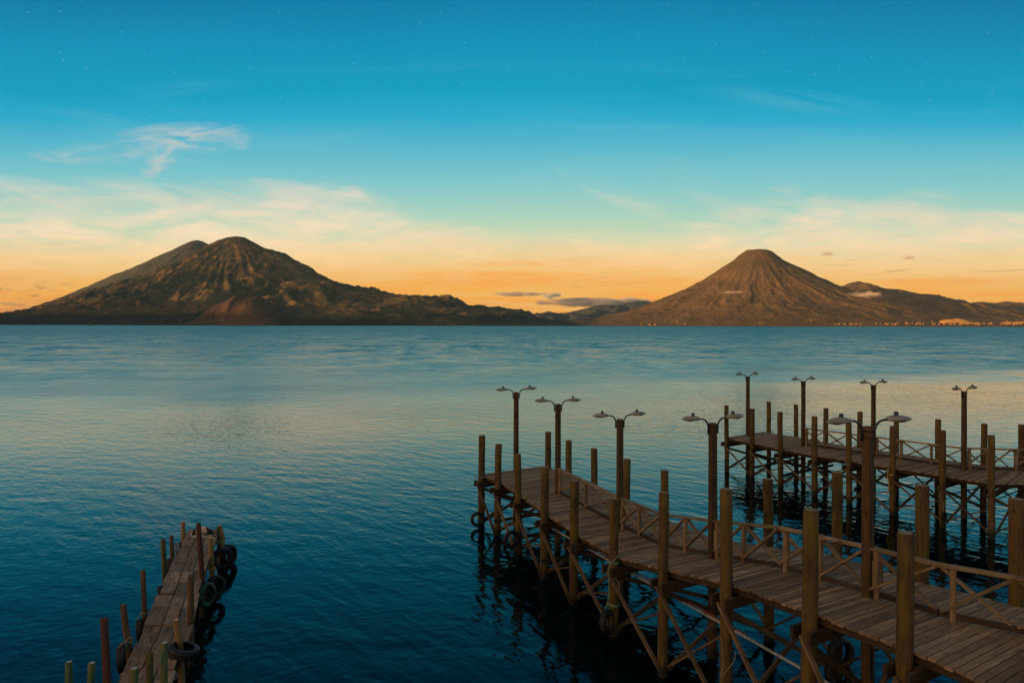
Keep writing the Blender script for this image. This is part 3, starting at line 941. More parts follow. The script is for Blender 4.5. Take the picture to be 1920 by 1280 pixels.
def pier(label, Lp, Rp, group, low_bents=()):
    """Lp/Rp: lists of (x, y, deck z, pile top z or None)"""
    root = empty('pier', (Lp[0][0], Lp[0][1], 0))
    tag(root, label, 'pier', group)
    L = [Vector(p[:3]) for p in Lp]; Rr = [Vector(p[:3]) for p in Rp]
    n = len(L)
    # deck edges; starts a little before the first piles
    e0 = (L[0] - L[1]).normalized() * 0.30; e1 = (Rr[0] - Rr[1]).normalized() * 0.30
    d0, d1 = L[0] + e0, Rr[0] + e1
    mb = MB(); planks(mb, [d0] + L, [d1] + Rr); deck = mb.build('deck', M['plank'], root)
    # stringers
    for fr in (0.07, 0.36, 0.64, 0.93):
        mb = MB()
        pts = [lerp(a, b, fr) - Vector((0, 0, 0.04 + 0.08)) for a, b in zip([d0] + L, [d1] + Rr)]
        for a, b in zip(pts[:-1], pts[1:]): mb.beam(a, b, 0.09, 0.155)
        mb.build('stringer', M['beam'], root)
    for side, P in ((0, Lp), (1, Rp)):
        for i, p in enumerate(P):
            if p[3] is None: continue
            mb = MB()
            lean = Vector((random.uniform(-.05, .05), random.uniform(-.05, .05), 0))
            top = Vector((p[0], p[1], p[3])) + lean * 0.6
            r = PILE_R * random.uniform(0.93, 1.06)
            mb.post([Vector((p[0], p[1], -1.5)) - lean, top], [r * 1.06, r * 0.97], rough=0.055)
            mb.build('pile', M['pile'], root)
    for i in range(n):
        a, b = L[i], Rr[i]
        ax = (b - a); ax.z = 0; ax.normalize()
        al = Vector((-ax.y, ax.x, 0))
        # cap beams either side of the piles
        for s_ in (-1, 1):
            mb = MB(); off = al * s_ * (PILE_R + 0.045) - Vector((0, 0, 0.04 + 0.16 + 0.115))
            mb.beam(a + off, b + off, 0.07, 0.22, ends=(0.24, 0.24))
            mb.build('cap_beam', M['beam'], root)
        # transverse X
        zt = a.z - 0.50
        mb = MB(); o1 = al * (PILE_R + 0.035)
        mb.beam(Vector((a.x, a.y, zt)) + o1, Vector((b.x, b.y, 0.22)) + o1, 0.045, 0.115, up=al.cross(ax))
        mb.build('cross_brace', M['brace'], root)
        mb = MB(); o1 = -al * (PILE_R + 0.035)
        mb.beam(Vector((a.x, a.y, 0.22)) + o1, Vector((b.x, b.y, zt)) + o1, 0.045, 0.115, up=al.cross(ax))
        mb.build('cross_brace', M['brace'], root)
        if i in low_bents:
            mb = MB(); mb.beam(Vector((a.x, a.y, 0.62)) + o1 * 1.5, Vector((b.x, b.y, 0.62)) + o1 * 1.5, 0.05, 0.12, ends=(.3, .3)); mb.build('tie_beam', M['beam'], root)
        # lengthwise braces in the two pile rows
        if i < n - 1:
            for side, Q in ((-1, L), (1, Rr)):
                p, q_ = Q[i], Q[i + 1]
                out = ax * side * (PILE_R + 0.03)
                mb = MB(); mb.beam(Vector((p.x, p.y, p.z - 0.42)) + out, Vector((q_.x, q_.y, 0.12 + random.uniform(0, .2))) + out, 0.045, 0.10, up=ax, ends=(.10, .12)); mb.build('brace', M['brace'], root)
                mb = MB(); mb.beam(Vector((p.x, p.y, 0.15 + random.uniform(0, .15))) - out * 1.0, Vector((q_.x, q_.y, q_.z - 0.95)) - out * 1.0, 0.045, 0.11, up=ax, ends=(.2, .10)); mb.build('brace', M['brace'], root)
    return root


def railing(root, pts, div, label=None, skip=()):
    """pts: anchor points on the deck (lamp poles / posts); div: bays between each pair. Rails, posts and X braces."""
    allp = []
    for k in range(len(pts) - 1):
        for j in range(div[k]):
            allp.append((lerp(pts[k], pts[k + 1], j / div[k]), j == 0))
    allp.append((pts[-1], True))
    top = MB(); hh = 0.90
    P = [p for p, _ in allp]
    for a, b in zip(pts[:-1], pts[1:]):
        top.beam(a + Vector((0, 0, hh)), b + Vector((0, 0, hh)), 0.13, 0.055, ends=(0.0, 0.04))
    rail = top.build('railing', M['rail'], root)
    low = MB()
    for a, b in zip(pts[:-1], pts[1:]):
        low.beam(a + Vector((0, 0, 0.10)), b + Vector((0, 0, 0.10)), 0.06, 0.09)
    low.build('bottom_rail', M['beam'], rail)
    for i, (p, anchor) in enumerate(allp):
        if i in skip: continue
        j = max(0, i - 1) if i == len(allp) - 1 else i
        a = (P[j + 1] - P[j]).normalized(); sd = a.cross(Vector((0, 0, 1)))
        mb = MB()
        if anchor: p = p + a * (0.20 if i < len(allp) - 1 else 0)
        w = 0.095 if i % 2 else 0.115
        if i % 4 == 2:
            # octagonal post, swollen in the middle
            mb.beam(p + Vector((0, 0, 0.0)), p + Vector((0, 0, 0.22)), w * .9, w * .9, up=a)
            mb.beam(p + Vector((0, 0, 0.22)), p + Vector((0, 0, 0.70)), w * 1.5, w * .95, up=a)
            mb.beam(p + Vector((0, 0, 0.70)), p + Vector((0, 0, hh - 0.0225)), w * .9, w * .9, up=a)
        else:
            mb.beam(p, p + Vector((0, 0, hh - 0.0225)), w, w * .9, up=a)
        mb.build('rail_post', M['rail'], rail)
    for i in range(len(P) - 1):
        a, b = P[i], P[i + 1]
        sd = (b - a).normalized().cross(Vector((0, 0, 1)))
        for s_ in (1, -1):
            mb = MB()
            z0, z1 = (0.14, 0.86) if s_ == 1 else (0.86, 0.14)
            mb.beam(lerp(a, b, .03) + Vector((0, 0, z0)) + sd * .022 * s_, lerp(a, b, .97) + Vector((0, 0, z1)) + sd * .022 * s_, 0.045, 0.095, up=sd)
            mb.build('cross_brace', M['rail'], rail)
    return rail


# near pier: piles of the lake-side row and of the far row (x, y, deck z, top z)
def zt(py, d): return H - (py - 610) * d / F


NL = [(-1.20, 27.9, 2.0, 816), (-0.53, 26.7, 2.0, 832), (0.24, 24.6, 2.0, 851), (1.05, 22.2, 2.0, 875), (1.80, 20.15, 1.98, 900),
      (2.65, 18.1, 2.0, 934), (3.48, 16.0, 2.40, 922), (4.30, 14.0, 2.82, 915), (5.12, 12.0, 3.05, 954), (5.86, 10.4, 3.16, 997),
      (6.85, 8.3, 3.2, None), (8.10, 6.1, 3.2, None), (9.6, 3.9, 3.2, None), (11.1, 1.7, 3.2, None), (12.6, -0.5, 3.2, None), (14.1, -2.7, 3.2, None)]
NR = [(1028, 29.7, 2.0, 809), (1067, 28.5, 2.0, 825), (1115, 26.4, 2.0, 840), (1175, 24.0, 2.0, 860), (1247, 21.95, 1.98, 881),
      (1337, 19.9, 2.0, 908), (1442, 17.8, 2.40, 896), (1570, 15.85, 2.82, 883), (1729, 13.6, 3.05, 907), (1908, 12.2, 3.16, 933)]
Lp = [(x, y, z, None if t is None else zt(t, y)) for x, y, z, t in NL]
Rp = [(PX(px, d), d, z, zt(t, d)) for px, d, z, t in NR] + [(10.1, 10.6, 3.2, 5.2), (11.6, 8.6, 3.2, 5.2), (13.0, 6.2, 3.2, 5.1), (14.4, 3.9, 3.2, 5.2), (15.8, 1.6, 3.2, 5.1), (17.2, -0.7, 3.2, 5.2)]
# posts outside the picture still carry the deck
for k_ in range(10, 16): Lp[k_] = Lp[k_][:3] + (5.0 + 0.1 * (k_ % 2),)
near = pier('long wooden pier in the foreground with a dividing rail and five lamp posts', Lp, Rp, 'plank piers with double lamps', low_bents=(1, 2, 3))
CN = [Vector((1.65, 24.95, 2.0)), Vector((3.22, 20.8, 1.99)), Vector((4.95, 17.0, 2.18)), Vector((6.41, 12.56, 3.0)), Vector((7.04, 11.4, 3.1)), Vector((7.85, 10.6, 3.18)), Vector((9.0, 9.4, 3.2))]
# lamp pole feet
lampN = [(0.18, 28.9, 2.0, 735), (1.65, 24.95, 2.0, 757), (3.22, 20.8, 1.99, 785), (4.88, 16.95, 2.24, 792), (6.43, 12.6, 3.04, 798)]


def deck_z(p):
    """deck height of the near pier under a point"""
    best = None
    for i in range(len(Lp) - 1):
        c0 = (Vector(Lp[i][:3]) + Vector(Rp[i][:3])) / 2; c1 = (Vector(Lp[i + 1][:3]) + Vector(Rp[i + 1][:3])) / 2
        ax = (Vector(Rp[i][:3]) - Vector(Lp[i][:3])).to_2d(); nrm = Vector((-ax.y, ax.x))
        ax2 = (Vector(Rp[i + 1][:3]) - Vector(Lp[i + 1][:3])).to_2d(); nrm2 = Vector((-ax2.y, ax2.x))
        s0 = (Vector((p[0], p[1])) - Vector(Lp[i][:2])).dot(nrm) / nrm.length
        s1 = (Vector((p[0], p[1])) - Vector(Lp[i + 1][:2])).dot(nrm2) / nrm2.length
        if s0 <= 0 <= s1 or s0 >= 0 >= s1:
            t = abs(s0) / (abs(s0) + abs(s1) + 1e-9)
            return Lp[i][2] * (1 - t) + Lp[i + 1][2] * t
    return p[2]


def on_px(px, py, z0):
    """deck point seen at a pixel, found by iterating the ramp height"""
    z = z0
    for _ in range(12):
        d = (H - z) * F / (py - 610); x = (px - 960) * d / F
        z = deck_z((x, d, z)) * .6 + z * .4
    return Vector((x, d, z))


foot4 = on_px(1337, 1045, 2.4); foot5 = on_px(1628, 1116, 3.0)
A = [Vector((1.65, 24.95, 2.0)), Vector((3.22, 20.8, 1.99)), foot4, foot5]
A[1].z = deck_z(A[1])
mid = [A[0], lerp(A[0], A[1], .5), A[1]]
# the rail follows the ramp: extra anchors where the slope changes
a12 = lerp(A[1], A[2], .5); a12.z = deck_z(a12)
a23 = lerp(A[2], A[3], .5); a23.z = deck_z(a23)
b1 = on_px(1762, 1158, 3.15); b2 = on_px(1903, 1188, 3.18)
print('RAIL', [tuple(round(c, 2) for c in v) for v in (A[2], A[3], b1, b2)])
railing(near, [A[0], A[1], a12, A[2], a23, A[3], b1, b2, b2 + (b2 - b1).normalized() * 1.6], [2, 2, 2, 2, 2, 1, 1, 1])
lampN[3] = (foot4.x, foot4.y, foot4.z, 792); lampN[4] = (foot5.x, foot5.y, foot5.z, 798)


# far pier
FL = [(11.84, 38.5, 1.80, 759), (12.66, 36.8, 1.82, 765), (13.38, 34.8, 1.85, 771), (14.3, 33.0, 1.88, 779), (15.2, 31.5, 1.92, 786),
      (16.2, 29.7, 1.96, 797), (17.2, 27.9, 2.02, 805), (18.12, 26.4, 2.05, 814), (20.6, 26.3, 2.05, None), (23.2, 26.2, 2.05, None), (25.8, 26.2, 2.05, None), (28.4, 26.2, 2.05, None), (31.0, 26.2, 2.05, None)]
FR = [(1442, 40.8, 752), (1493, 39.1, 757), (1548.5, 37.1, 764), (1612, 35.2, 770), (1681, 33.7, 777), (1759, 31.9, 784), (1845, 30.2, 792)]
Lf = [(x, y, z, None if t is None else zt(t, y)) for x, y, z, t in FL]
Rf = [(PX(px, d), d, Lf[i][2], zt(t, d)) for i, (px, d, t) in enumerate(FR)] + [(21.6, 29.6, 2.05, 3.85), (23.0, 29.6, 2.05, 3.85), (24.6, 29.6, 2.05, 3.85), (27.0, 29.6, 2.05, 3.8), (29.6, 29.6, 2.05, 3.85), (32.0, 29.6, 2.05, 3.85)]
for k_ in range(8, 13): Lf[k_] = Lf[k_][:3] + (3.8,)
farp = pier('second wooden pier farther out, partly behind the foreground pier at the right', Lf, Rf, 'plank piers with double lamps', low_bents=(1, 2))
lampF = [(PX(1402.5, 39.5), 39.5, 1.80, 704.7), (PX(1506.5, 35.95), 35.95, 1.85, 713.5), (PX(1638, 32.7), 32.7, 1.92, 720), (PX(1808, 29.1), 29.1, 2.02, 732)]
B = [Vector(l[:3]) for l in lampF[1:]]
railing(farp, [B[0], B[1], B[2], Vector((20.5, 28.7, 2.05)), Vector((24.2, 28.6, 2.05)), Vector((30.6, 28.5, 2.05))], [3, 3, 2, 3, 5])


# ------------------------------------------------------------------ lamp posts
def lamp_post(loc, top, label, ax, group):
    """wooden pole with two steel arms and cobra heads; ax = unit vector towards the right-hand head"""
    root = empty('lamp_post', (loc[0], loc[1], 0))
    tag(root, label, 'lamp post', group)
    o = Vector((loc[0], loc[1], 0)); T = Vector((0, 0, top))
    r = 0.108
    mb = MB(); mb.post([o + Vector((0, 0, -1.5)), o + T], [r * 1.1, r * .94], seg=16, rough=0.02); pole = mb.build('pole', M['lamppole'], root)
    mb = MB()
    for zz in (-0.07, -0.19):
        mb.tube([o + T + Vector((math.cos(t) * (r + .008), math.sin(t) * (r + .008), zz)) for t in [i * math.pi / 8 for i in range(16)]], 0.011, 6, closed=True)
    for t in range(6):
        v_ = Vector((math.cos(t * 1.05), math.sin(t * 1.05), 0)) * (r + .01)
        mb.beam(o + T + v_ + Vector((0, 0, -.07)), o + T + v_ * 1.16 + Vector((0, 0, -.07)), .022, .022)
    mb.build('bracket', M['steel'], root)
    mb = MB(); rc = Vector((random.uniform(-.4, .4), -1, 0)).normalized() * (r + .012)
    mb.tube([o + rc * (1.06 - .01 * k) + Vector((random.uniform(-.008, .008), 0, 1.6 + (top - 1.85) * k / 6)) for k in range(7)], 0.011, 6)
    mb.build('cable', M['cell'], root)
    base_ax = ax
    for s_ in (-1, 1):
        rot_ = random.uniform(-.10, .10)
        a = Vector((base_ax.x * math.cos(rot_) - base_ax.y * math.sin(rot_), base_ax.x * math.sin(rot_) + base_ax.y * math.cos(rot_), 0)) * s_
        tl = random.uniform(-.06, .05)
        mb = MB()
        pts = [o + T + a * (r + .03) + Vector((0, 0, -.26)), o + T + a * (r + .03) + Vector((0, 0, -.10))]
        for k in range(1, 9):
            th = k / 8 * R(82)
            pts.append(o + T + a * (r + .03 + .19 * (1 - math.cos(th))) + Vector((0, 0, -.10 + .21 * math.sin(th))))
        pts.append(pts[-1] + a * .09 + Vector((0, 0, .012)))
        mb.tube(pts, 0.021, 8)
        mb.build('lamp_arm', M['arm'], root)
        # head: flattened teardrop
        c = pts[-1] - a * 0.01; a = (a + Vector((0, 0, tl))).normalized()
        mb = MB(); n = 12; seg = 16; vs = []
        side = a.cross(Vector((0, 0, 1)))
        Ln = 0.52
        for i in range(n + 1):
            t = i / n
            wdt = 0.045 + 0.095 * math.sin(math.pi * min(1, t * 1.12) ** 0.8) if t < .9 else 0.045 * (1 - (t - .9) / .1) + .012
            up_ = 0.030 + 0.048 * math.sin(math.pi * t ** 0.85)
            dn_ = 0.024 + 0.020 * math.sin(math.pi * t)
            if t > .86: k_ = (1 - t) / .14; up_ *= .25 + .75 * k_; dn_ *= .25 + .75 * k_
            zc = 0.012 * t
            for j in range(seg):
                ph = 2 * math.pi * j / seg
                cz = math.sin(ph)
                vs.append(c + a * (t * Ln) + side * (math.copysign(abs(math.cos(ph)) ** .8, math.cos(ph)) * wdt) + Vector((0, 0, zc + (up_ * cz if cz > 0 else dn_ * cz))))
        fs = []
        for i in range(n):
            for j in range(seg):
                k = (j + 1) % seg
                fs.append([i * seg + j, i * seg + k, (i + 1) * seg + k, (i + 1) * seg + j])
        fs += [list(range(seg - 1, -1, -1)), list(range(n * seg, n * seg + seg))]
        if s_ < 0: pass
        mb.add(vs, fs, [[(0, 0)] * len(f) for f in fs], True)
        hd = mb.build('lamp_head', M['head'], root)
        mb = MB(); q0 = c + a * .20
        mb.post([q0 + Vector((0, 0, .06)), q0 + Vector((0, 0, .145))], [.040, .040], seg=12, rough=0, cham=.008); mb.build('photocell', M['cell'], hd)
        mb = MB(); lc = c + a * .30
        mb.lathe([(.001, -.050), (.05, -.048), (.085, -.036), (.095, -.018)], Matrix.Translation(lc), 16); mb.build('lens', M['lens'], hd)
    return root


perpN = Vector((0.86, 0.51, 0)).normalized(); perpN2 = Vector((0.95, 0.30, 0)).normalized()
labN = ['double-headed lamp post at the far lake end of the foreground pier', 'second lamp post from the lake end of the foreground pier, where the dividing rail starts',
        'middle lamp post of the five standing on the foreground pier', 'fourth lamp post from the lake end of the foreground pier, behind a thick mooring pile',
        'nearest and largest lamp post, on the foreground pier before the far pier']
for (x, y, z, ty), lb in zip(lampN, labN):
    lamp_post((x, y), zt(ty, y), lb, perpN2 if y > 15 else Vector((0.97, 0.22, 0)).normalized(), 'double lamp posts on the piers')
labF = ['double-headed lamp post at the lake end of the far pier', 'second lamp post from the lake end of the far pier', 'third lamp post of the far pier, seen just behind the nearest lamp post',
        'rightmost lamp post, on the far pier']
for (x, y, z, ty), lb in zip(lampF, labF):
    lamp_post((x, y), zt(ty, y), lb, Vector((0.90, 0.43, 0)).normalized(), 'double lamp posts on the piers')


# ------------------------------------------------------------------ tyres, ropes, pipes
def tyre(c, axis, r, label, mat='rubber', w=0.18):
    r *= 0.93
    """car tyre, open in the middle"""
    c = Vector(c); axis = Vector(axis).normalized()
    mtx = Matrix.Translation(c) @ axis.to_track_quat('Z', 'Y').to_matrix().to_4x4()
    k = r / 0.32; h = w / 2 * k
    p = [(.195, -.75), (.205, -.95), (.24, -1.0), (.28, -.98), (.308, -.80), (.318, -.45), (.310, -.42), (.320, -.38), (.322, 0), (.312, .04), (.322, .08),
         (.320, .40), (.308, .80), (.28, .98), (.24, 1.0), (.205, .95), (.195, .75), (.21, .70), (.255, .75), (.285, .55), (.295, 0), (.285, -.55), (.255, -.75), (.21, -.70), (.195, -.75)]
    mb = MB(); mb.lathe([(a * k, b * h) for a, b in p], mtx, 32)
    o = mb.build('tyre', M[mat])
    tag(o, label, 'tyre', 'tyres hung as fenders')
    return o


def rope(pts, label, mat='rope', r=0.012, loops=()):
    mb = MB()
    # smooth the polyline
    P = [Vector(p) for p in pts]
    out = []
    for i in range(len(P) - 1):
        p0 = P[max(i - 1, 0)]; p1 = P[i]; p2 = P[i + 1]; p3 = P[min(i + 2, len(P) - 1)]
        for j in range(5):
            t = j / 5
            out.append(0.5 * ((2 * p1) + (p2 - p0) * t + (2 * p0 - 5 * p1 + 4 * p2 - p3) * t * t + (3 * p1 - p0 - 3 * p2 + p3) * t ** 3))
    out.append(P[-1])
    mb.tube(out, r, 6)
    for c, rad in loops:
        c = Vector(c)
        for dz in (-0.018, 0.012):
            mb.tube([c + Vector((math.cos(t) * rad, math.sin(t) * rad, dz + .01 * math.sin(t * 2))) for t in [i * math.pi / 8 for i in range(16)]], r, 6, closed=True)
    o = mb.build('rope', M[mat])
    tag(o, label, 'rope', 'ropes tied to the piers')
    return o


tyre(at(896, 973, 27.65), (0.35, -1, 0.05), 0.31, 'black tyre on the outermost corner pile of the foreground pier')
tyre(at(960, 1011, 24.25), (0.45, -1, 0.1), 0.34, 'black tyre low on the third pile of the foreground pier')
tyre(at(1140, 1165, 17.85), (1.0, -0.75, 0.12), 0.33, 'tyre hanging from a knotted rope at the pile beside the ramp')
tyre(at(1578, 1222, 15.55), (0.35, -1, 0.1), 0.36, 'upper of two black tyres under the deck of the foreground pier')
tyre(at(1574, 1262, 15.45), (0.1, -1, 0.2), 0.34, 'lower of two black tyres under the deck of the foreground pier')
tyre(at(1771, 966, 27.7), (0.5, -1, 0.05), 0.19, 'small tyre dangling from a rope under the far pier', w=.14)

d6 = 17.95
rope([at(1163, 1039, d6), at(1150, 1052, d6), at(1142, 1062, d6), at(1142, 1080, d6), at(1143, 1100, d6), at(1141, 1125, d6), at(1137, 1140, d6), at(1138, 1152, d6)],
     'pale green rope running down a pile to the hanging tyre', 'greenrope', 0.016, loops=[(at(1152, 1131, 18.1), .145), (at(1152, 1052, 18.1), .145)])
rope([at(1146, 1072, d6), at(1154, 1082, d6), at(1160, 1092, d6), at(1163, 1104, d6)], 'short frayed cream rope end on the pile above the hanging tyre', 'rope', 0.017)
rope([at(1354, 1195, 13.85), at(1356, 1225, 13.85), at(1357, 1250, 13.85), at(1352, 1268, 13.85), at(1376, 1240, 13.80), at(1380, 1222, 13.8)], 'thin rope looped round the thick pile in front of the fourth lamp post', 'rope', 0.009)
rope([at(893, 888, 27.7), at(891, 895, 27.7), at(896, 903, 27.7), at(893, 908, 27.7)], 'old rope knotted at deck height on the outermost pile', 'rope', 0.012, loops=[(at(903, 893, 27.9), .14)])
rope([at(968, 934, 24.4), at(963, 948, 24.4), at(961, 975, 24.4), at(959, 995, 24.3)], 'thin dark rope holding the tyre on the third pile', 'rope', 0.009)
rope([at(1666, 876, 29.5), at(1665, 893, 29.5), at(1667, 905, 29.5), at(1665, 926, 29.5)], 'yellow rope hanging in a tail from the far pier', 'yellowrope', 0.02, loops=[(at(1674, 888, 29.7), .16)])
rope([at(1764, 918, 27.7), at(1762, 930, 27.7), at(1769, 942, 27.7), at(1770, 958, 27.65)], 'grey rope with a small tyre on the far pier', 'rope', 0.012)

pr = MB()
pr.tube([(0.9, 23.6, 1.42), (2.0, 21.2, 1.42), (3.7, 17.6, 1.40), (5.9, 12.9, 1.38), (7.8, 8.6, 1.38)], 0.032, 10)
o = pr.build('pipe', M['pipe'], near)
pr = MB()
pr.tube([(2.06, 21.2, 1.49), (3.0, 19.2, 1.46), (3.72, 17.65, 1.47), (5.0, 14.8, 1.45)], 0.013, 8)
pr.build('hose', M['redpipe'], near)


# ------------------------------------------------------------------ small old jetty on the left
jet = empty('jetty', (-9.3, 18.0, 0))
tag(jet, 'narrow old jetty of rough grey boards at the lower left', 'pier')


def jl(y): return lerp(-11.05, -7.72, (23.9 - y) / (23.9 - 13.7))       # left edge x at depth y
def jr(y):
    ys_ = [23.9, 18.2, 16.0, 13.7, 9.0, 5.0]; xs_ = [-9.98, -8.15, -7.33, -6.68, -5.15, -3.85]
    return float(np.interp(-y, [-v for v in ys_], xs_))


mb = MB()
yy = [23.9, 23.0, 22.1, 21.0, 19.9, 19.0, 18.2, 17.3, 16.3, 15.3, 14.2, 13.1, 11.4, 9.5, 7.6, 5.8]
rj = random.Random(11)
S.cycles.volume_bounces = 1
for i in range(len(yy) - 1):
    y0, y1 = yy[i], yy[i + 1]
    fr = [0, .36 + rj.uniform(-.04, .04), .68 + rj.uniform(-.04, .04), 1.0]
    for j in range(3):
        a0, a1 = fr[j], fr[j + 1]
        j0 = rj.uniform(-.08, .06); j1 = rj.uniform(-.04, .10)
        zz = 1.0 + rj.uniform(-.02, .02) + (0.02 if (i % 2) else 0)
        e0 = rj.uniform(-.03, .05) if j == 0 else 0.0; e1 = rj.uniform(-.03, .05) if j == 2 else 0.0
        pA, pB = y0 + j0 * .5, y1 - j1 * .5
        def px_at(y, f_): return jl(y) + (jr(y) - jl(y)) * f_
        g_ = 0.012
        c4 = [Vector((px_at(pA, a0) + g_ - e0, pA, zz)), Vector((px_at(pB, a0) + g_ - e0, pB, zz)), Vector((px_at(pB, a1) - g_ + e1, pB, zz + rj.uniform(-.01, .01))), Vector((px_at(pA, a1) - g_ + e1, pA, zz))]
        L = (pA - pB); ou = rj.random() * 50; ov = rj.random() * 50; th = .05
        vs = c4 + [p - Vector((0, 0, th)) for p in c4]
        fs = [[0, 1, 2, 3], [7, 6, 5, 4], [0, 4, 5, 1], [1, 5, 6, 2], [2, 6, 7, 3], [3, 7, 4, 0]]
        uv = [[(ou, ov), (ou + L, ov), (ou + L, ov + .35), (ou, ov + .35)]] * 2 + [[(ou, ov), (ou, ov + th), (ou + L, ov + th), (ou + L, ov)], [(ou, ov), (ou, ov + th), (ou + .2, ov + th), (ou + .2, ov)]] * 2
        mb.add(vs, fs, uv, False, rj.random())
mb.build('deck', M['oldplank'], jet)
for k, y in enumerate(yy):
    mb = MB(); mb.beam((jl(y) - rj.uniform(-.02, .12), y, .87), (jr(y) + rj.uniform(-.05, .06), y, .87), .11, .12); mb.build('cross_beam', M['oldplank'], jet)
for f_ in (.12, .88):
    mb = MB()
    for i in range(len(yy) - 1):
        mb.beam((jl(yy[i]) + (jr(yy[i]) - jl(yy[i])) * f_, yy[i], .75), (jl(yy[i + 1]) + (jr(yy[i + 1]) - jl(yy[i + 1])) * f_, yy[i + 1], .75), .09, .12)
    mb.build('stringer', M['beam'], jet)


def jpole(top_px, foot_px, d_top, d_foot, r, mat, kink=None, label=None):
    r *= 0.84
    """pole from its top pixel through a lower pixel, extended down into the lake"""
    t = at(top_px[0], top_px[1], d_top); f_ = at(foot_px[0], foot_px[1], d_foot)
    dirv = (f_ - t)
    k = (-1.2 - t.z) / dirv.z
    bot = t + dirv * k
    bot.x = f_.x + (bot.x - f_.x) * .3
    pts = [bot, f_, t] if not kink else [bot, f_, at(*kink), t]
    mb = MB(); mb.post(pts, [r * 1.1, r * 1.05] + ([r * 1.02] if kink else []) + [r * .95], seg=12, rough=0.06, cham=0.012)
    o_ = mb.build('pole', M[mat], jet)
    if label: o_['label'] = label
    return o_


jpole((344, 979), (345, 1019), 23.3, 23.3, .085, 'tanpole')
jpole((322, 1005), (324, 1056), 21.8, 21.8, .075, 'brownpole')
jpole((306.5, 1012), (311, 1098), 19.8, 19.8, .080, 'mosspole', label='tall pole streaked with green moss')
jpole((269, 1070), (273, 1172), 17.2, 17.2, .072, 'brownpole')
jpole((232, 1134), (244, 1221), 15.3, 15.2, .080, 'brownpole', kink=(236, 1175, 15.25), label='crooked brown pole leaning towards the deck')
jpole((196, 1160), (202, 1280), 13.35, 13.25, .080, 'redpole')
jpole((131, 1241), (131, 1300), 11.1, 11.1, .062, 'greenpole')
jpole((173.5, 1243), (171, 1300), 12.0, 12.0, .068, 'greenpole')
jpole((372.7, 981), (381, 1097), 19.6, 19.3, .082, 'redpole', label='tall dark red pole, the tallest of the jetty')
jpole((413, 985), (419, 1010), 23.9, 23.6, .075, 'tanpole')
jpole((410, 988), (411, 1015), 23.4, 23.4, .070, 'mosspole')
jpole((396.6, 1008), (398, 1070), 21.1, 21.1, .085, 'tanpole')
jpole((359, 1078), (359, 1176), 16.4, 16.4, .085, 'brownpole')
jpole((331, 1162), (339, 1216), 15.0, 15.0, .082, 'tanpole', label='tan pole with a pale sawn top standing in a tyre')
jpole((310, 1205), (309, 1285), 13.3, 13.3, .078, 'greenpole', label='pole with flaking green paint')
jpole((281, 1223), (283, 1320), 12.0, 12.0, .075, 'mosspole')
jpole((253, 1253), (254, 1340), 10.85, 10.85, .068, 'greenpole', label='short green pole with a pale top')

tyre(at(336, 1034, 22.6), (1.0, 0.35, 0.12), 0.33, 'faded bluish tyre on the left side of the old jetty near its far end', 'fadedtyre')
tyre(at(319, 1064, 21.2), (1.0, 0.5, 0.1), 0.28, 'black tyre between two poles on the left side of the old jetty')
tyre(at(303, 1118, 18.6), (1.0, 0.55, 0.1), 0.30, 'black tyre below the mossy pole on the left of the old jetty')
tyre(at(264, 1182, 16.8), (1.0, 0.45, 0.1), 0.29, 'black tyre tied to the straight brown pole left of the old jetty')
tyre(at(232, 1235, 15.0), (1.0, 0.40, 0.1), 0.34, 'black tyre roped to the crooked brown pole of the old jetty')
tyre(at(417, 1047, 22.7), (1.0, -0.9, 0.15), 0.37, 'black tyre on the right side of the old jetty, in front of another tyre')
tyre(at(429, 1042, 23.3), (1.0, -0.25, 0.1), 0.40, 'outermost black tyre at the far right corner of the old jetty')
tyre(at(405, 1100, 20.3), (1.0, -0.55, 0.2), 0.34, 'scuffed black tyre right of the tall dark red pole')
tyre(at(388, 1116, 19.3), (1.0, -0.25, 0.1), 0.36, 'tyre with worn green paint at the foot of the tall red pole', 'greentyre')
tyre(at(345, 1221, 14.85), (0.25, 0.1, 1.0), 0.35, 'black tyre lying flat round the tan pole with the pale top', w=.20)

rope([at(241, 1222, 15.0), at(238, 1205, 14.95), at(243, 1197, 14.95), at(249, 1196, 15.0), at(247, 1206, 15.0), at(237, 1203, 14.9), at(224, 1214, 14.9)],
     'pale rope looped over the crooked brown pole', 'rope', 0.013)
rope([at(268, 1150, 17.0), at(262, 1155, 17.0), at(259, 1161, 17.0), at(262, 1167, 16.9)], 'grey rope on the straight brown pole left of the old jetty', 'rope', 0.010, loops=[(at(272, 1149, 17.2), .085)])
rope([at(391, 1062, 21.0), at(396, 1068, 20.95), at(403, 1067, 21.0), at(408, 1078, 20.6)], 'yellowish rope tied low on the tan pole at the right of the old jetty', 'yellowrope', 0.012, loops=[(at(398, 1066, 21.1), .10)])
rope([at(408, 1016, 23.2), at(414, 1018, 23.1), at(421, 1015, 23.2), at(418, 1026, 22.9)], 'greenish rope joining the two poles at the far right corner', 'greenrope', 0.012, loops=[(at(411, 1017, 23.4), .085)])


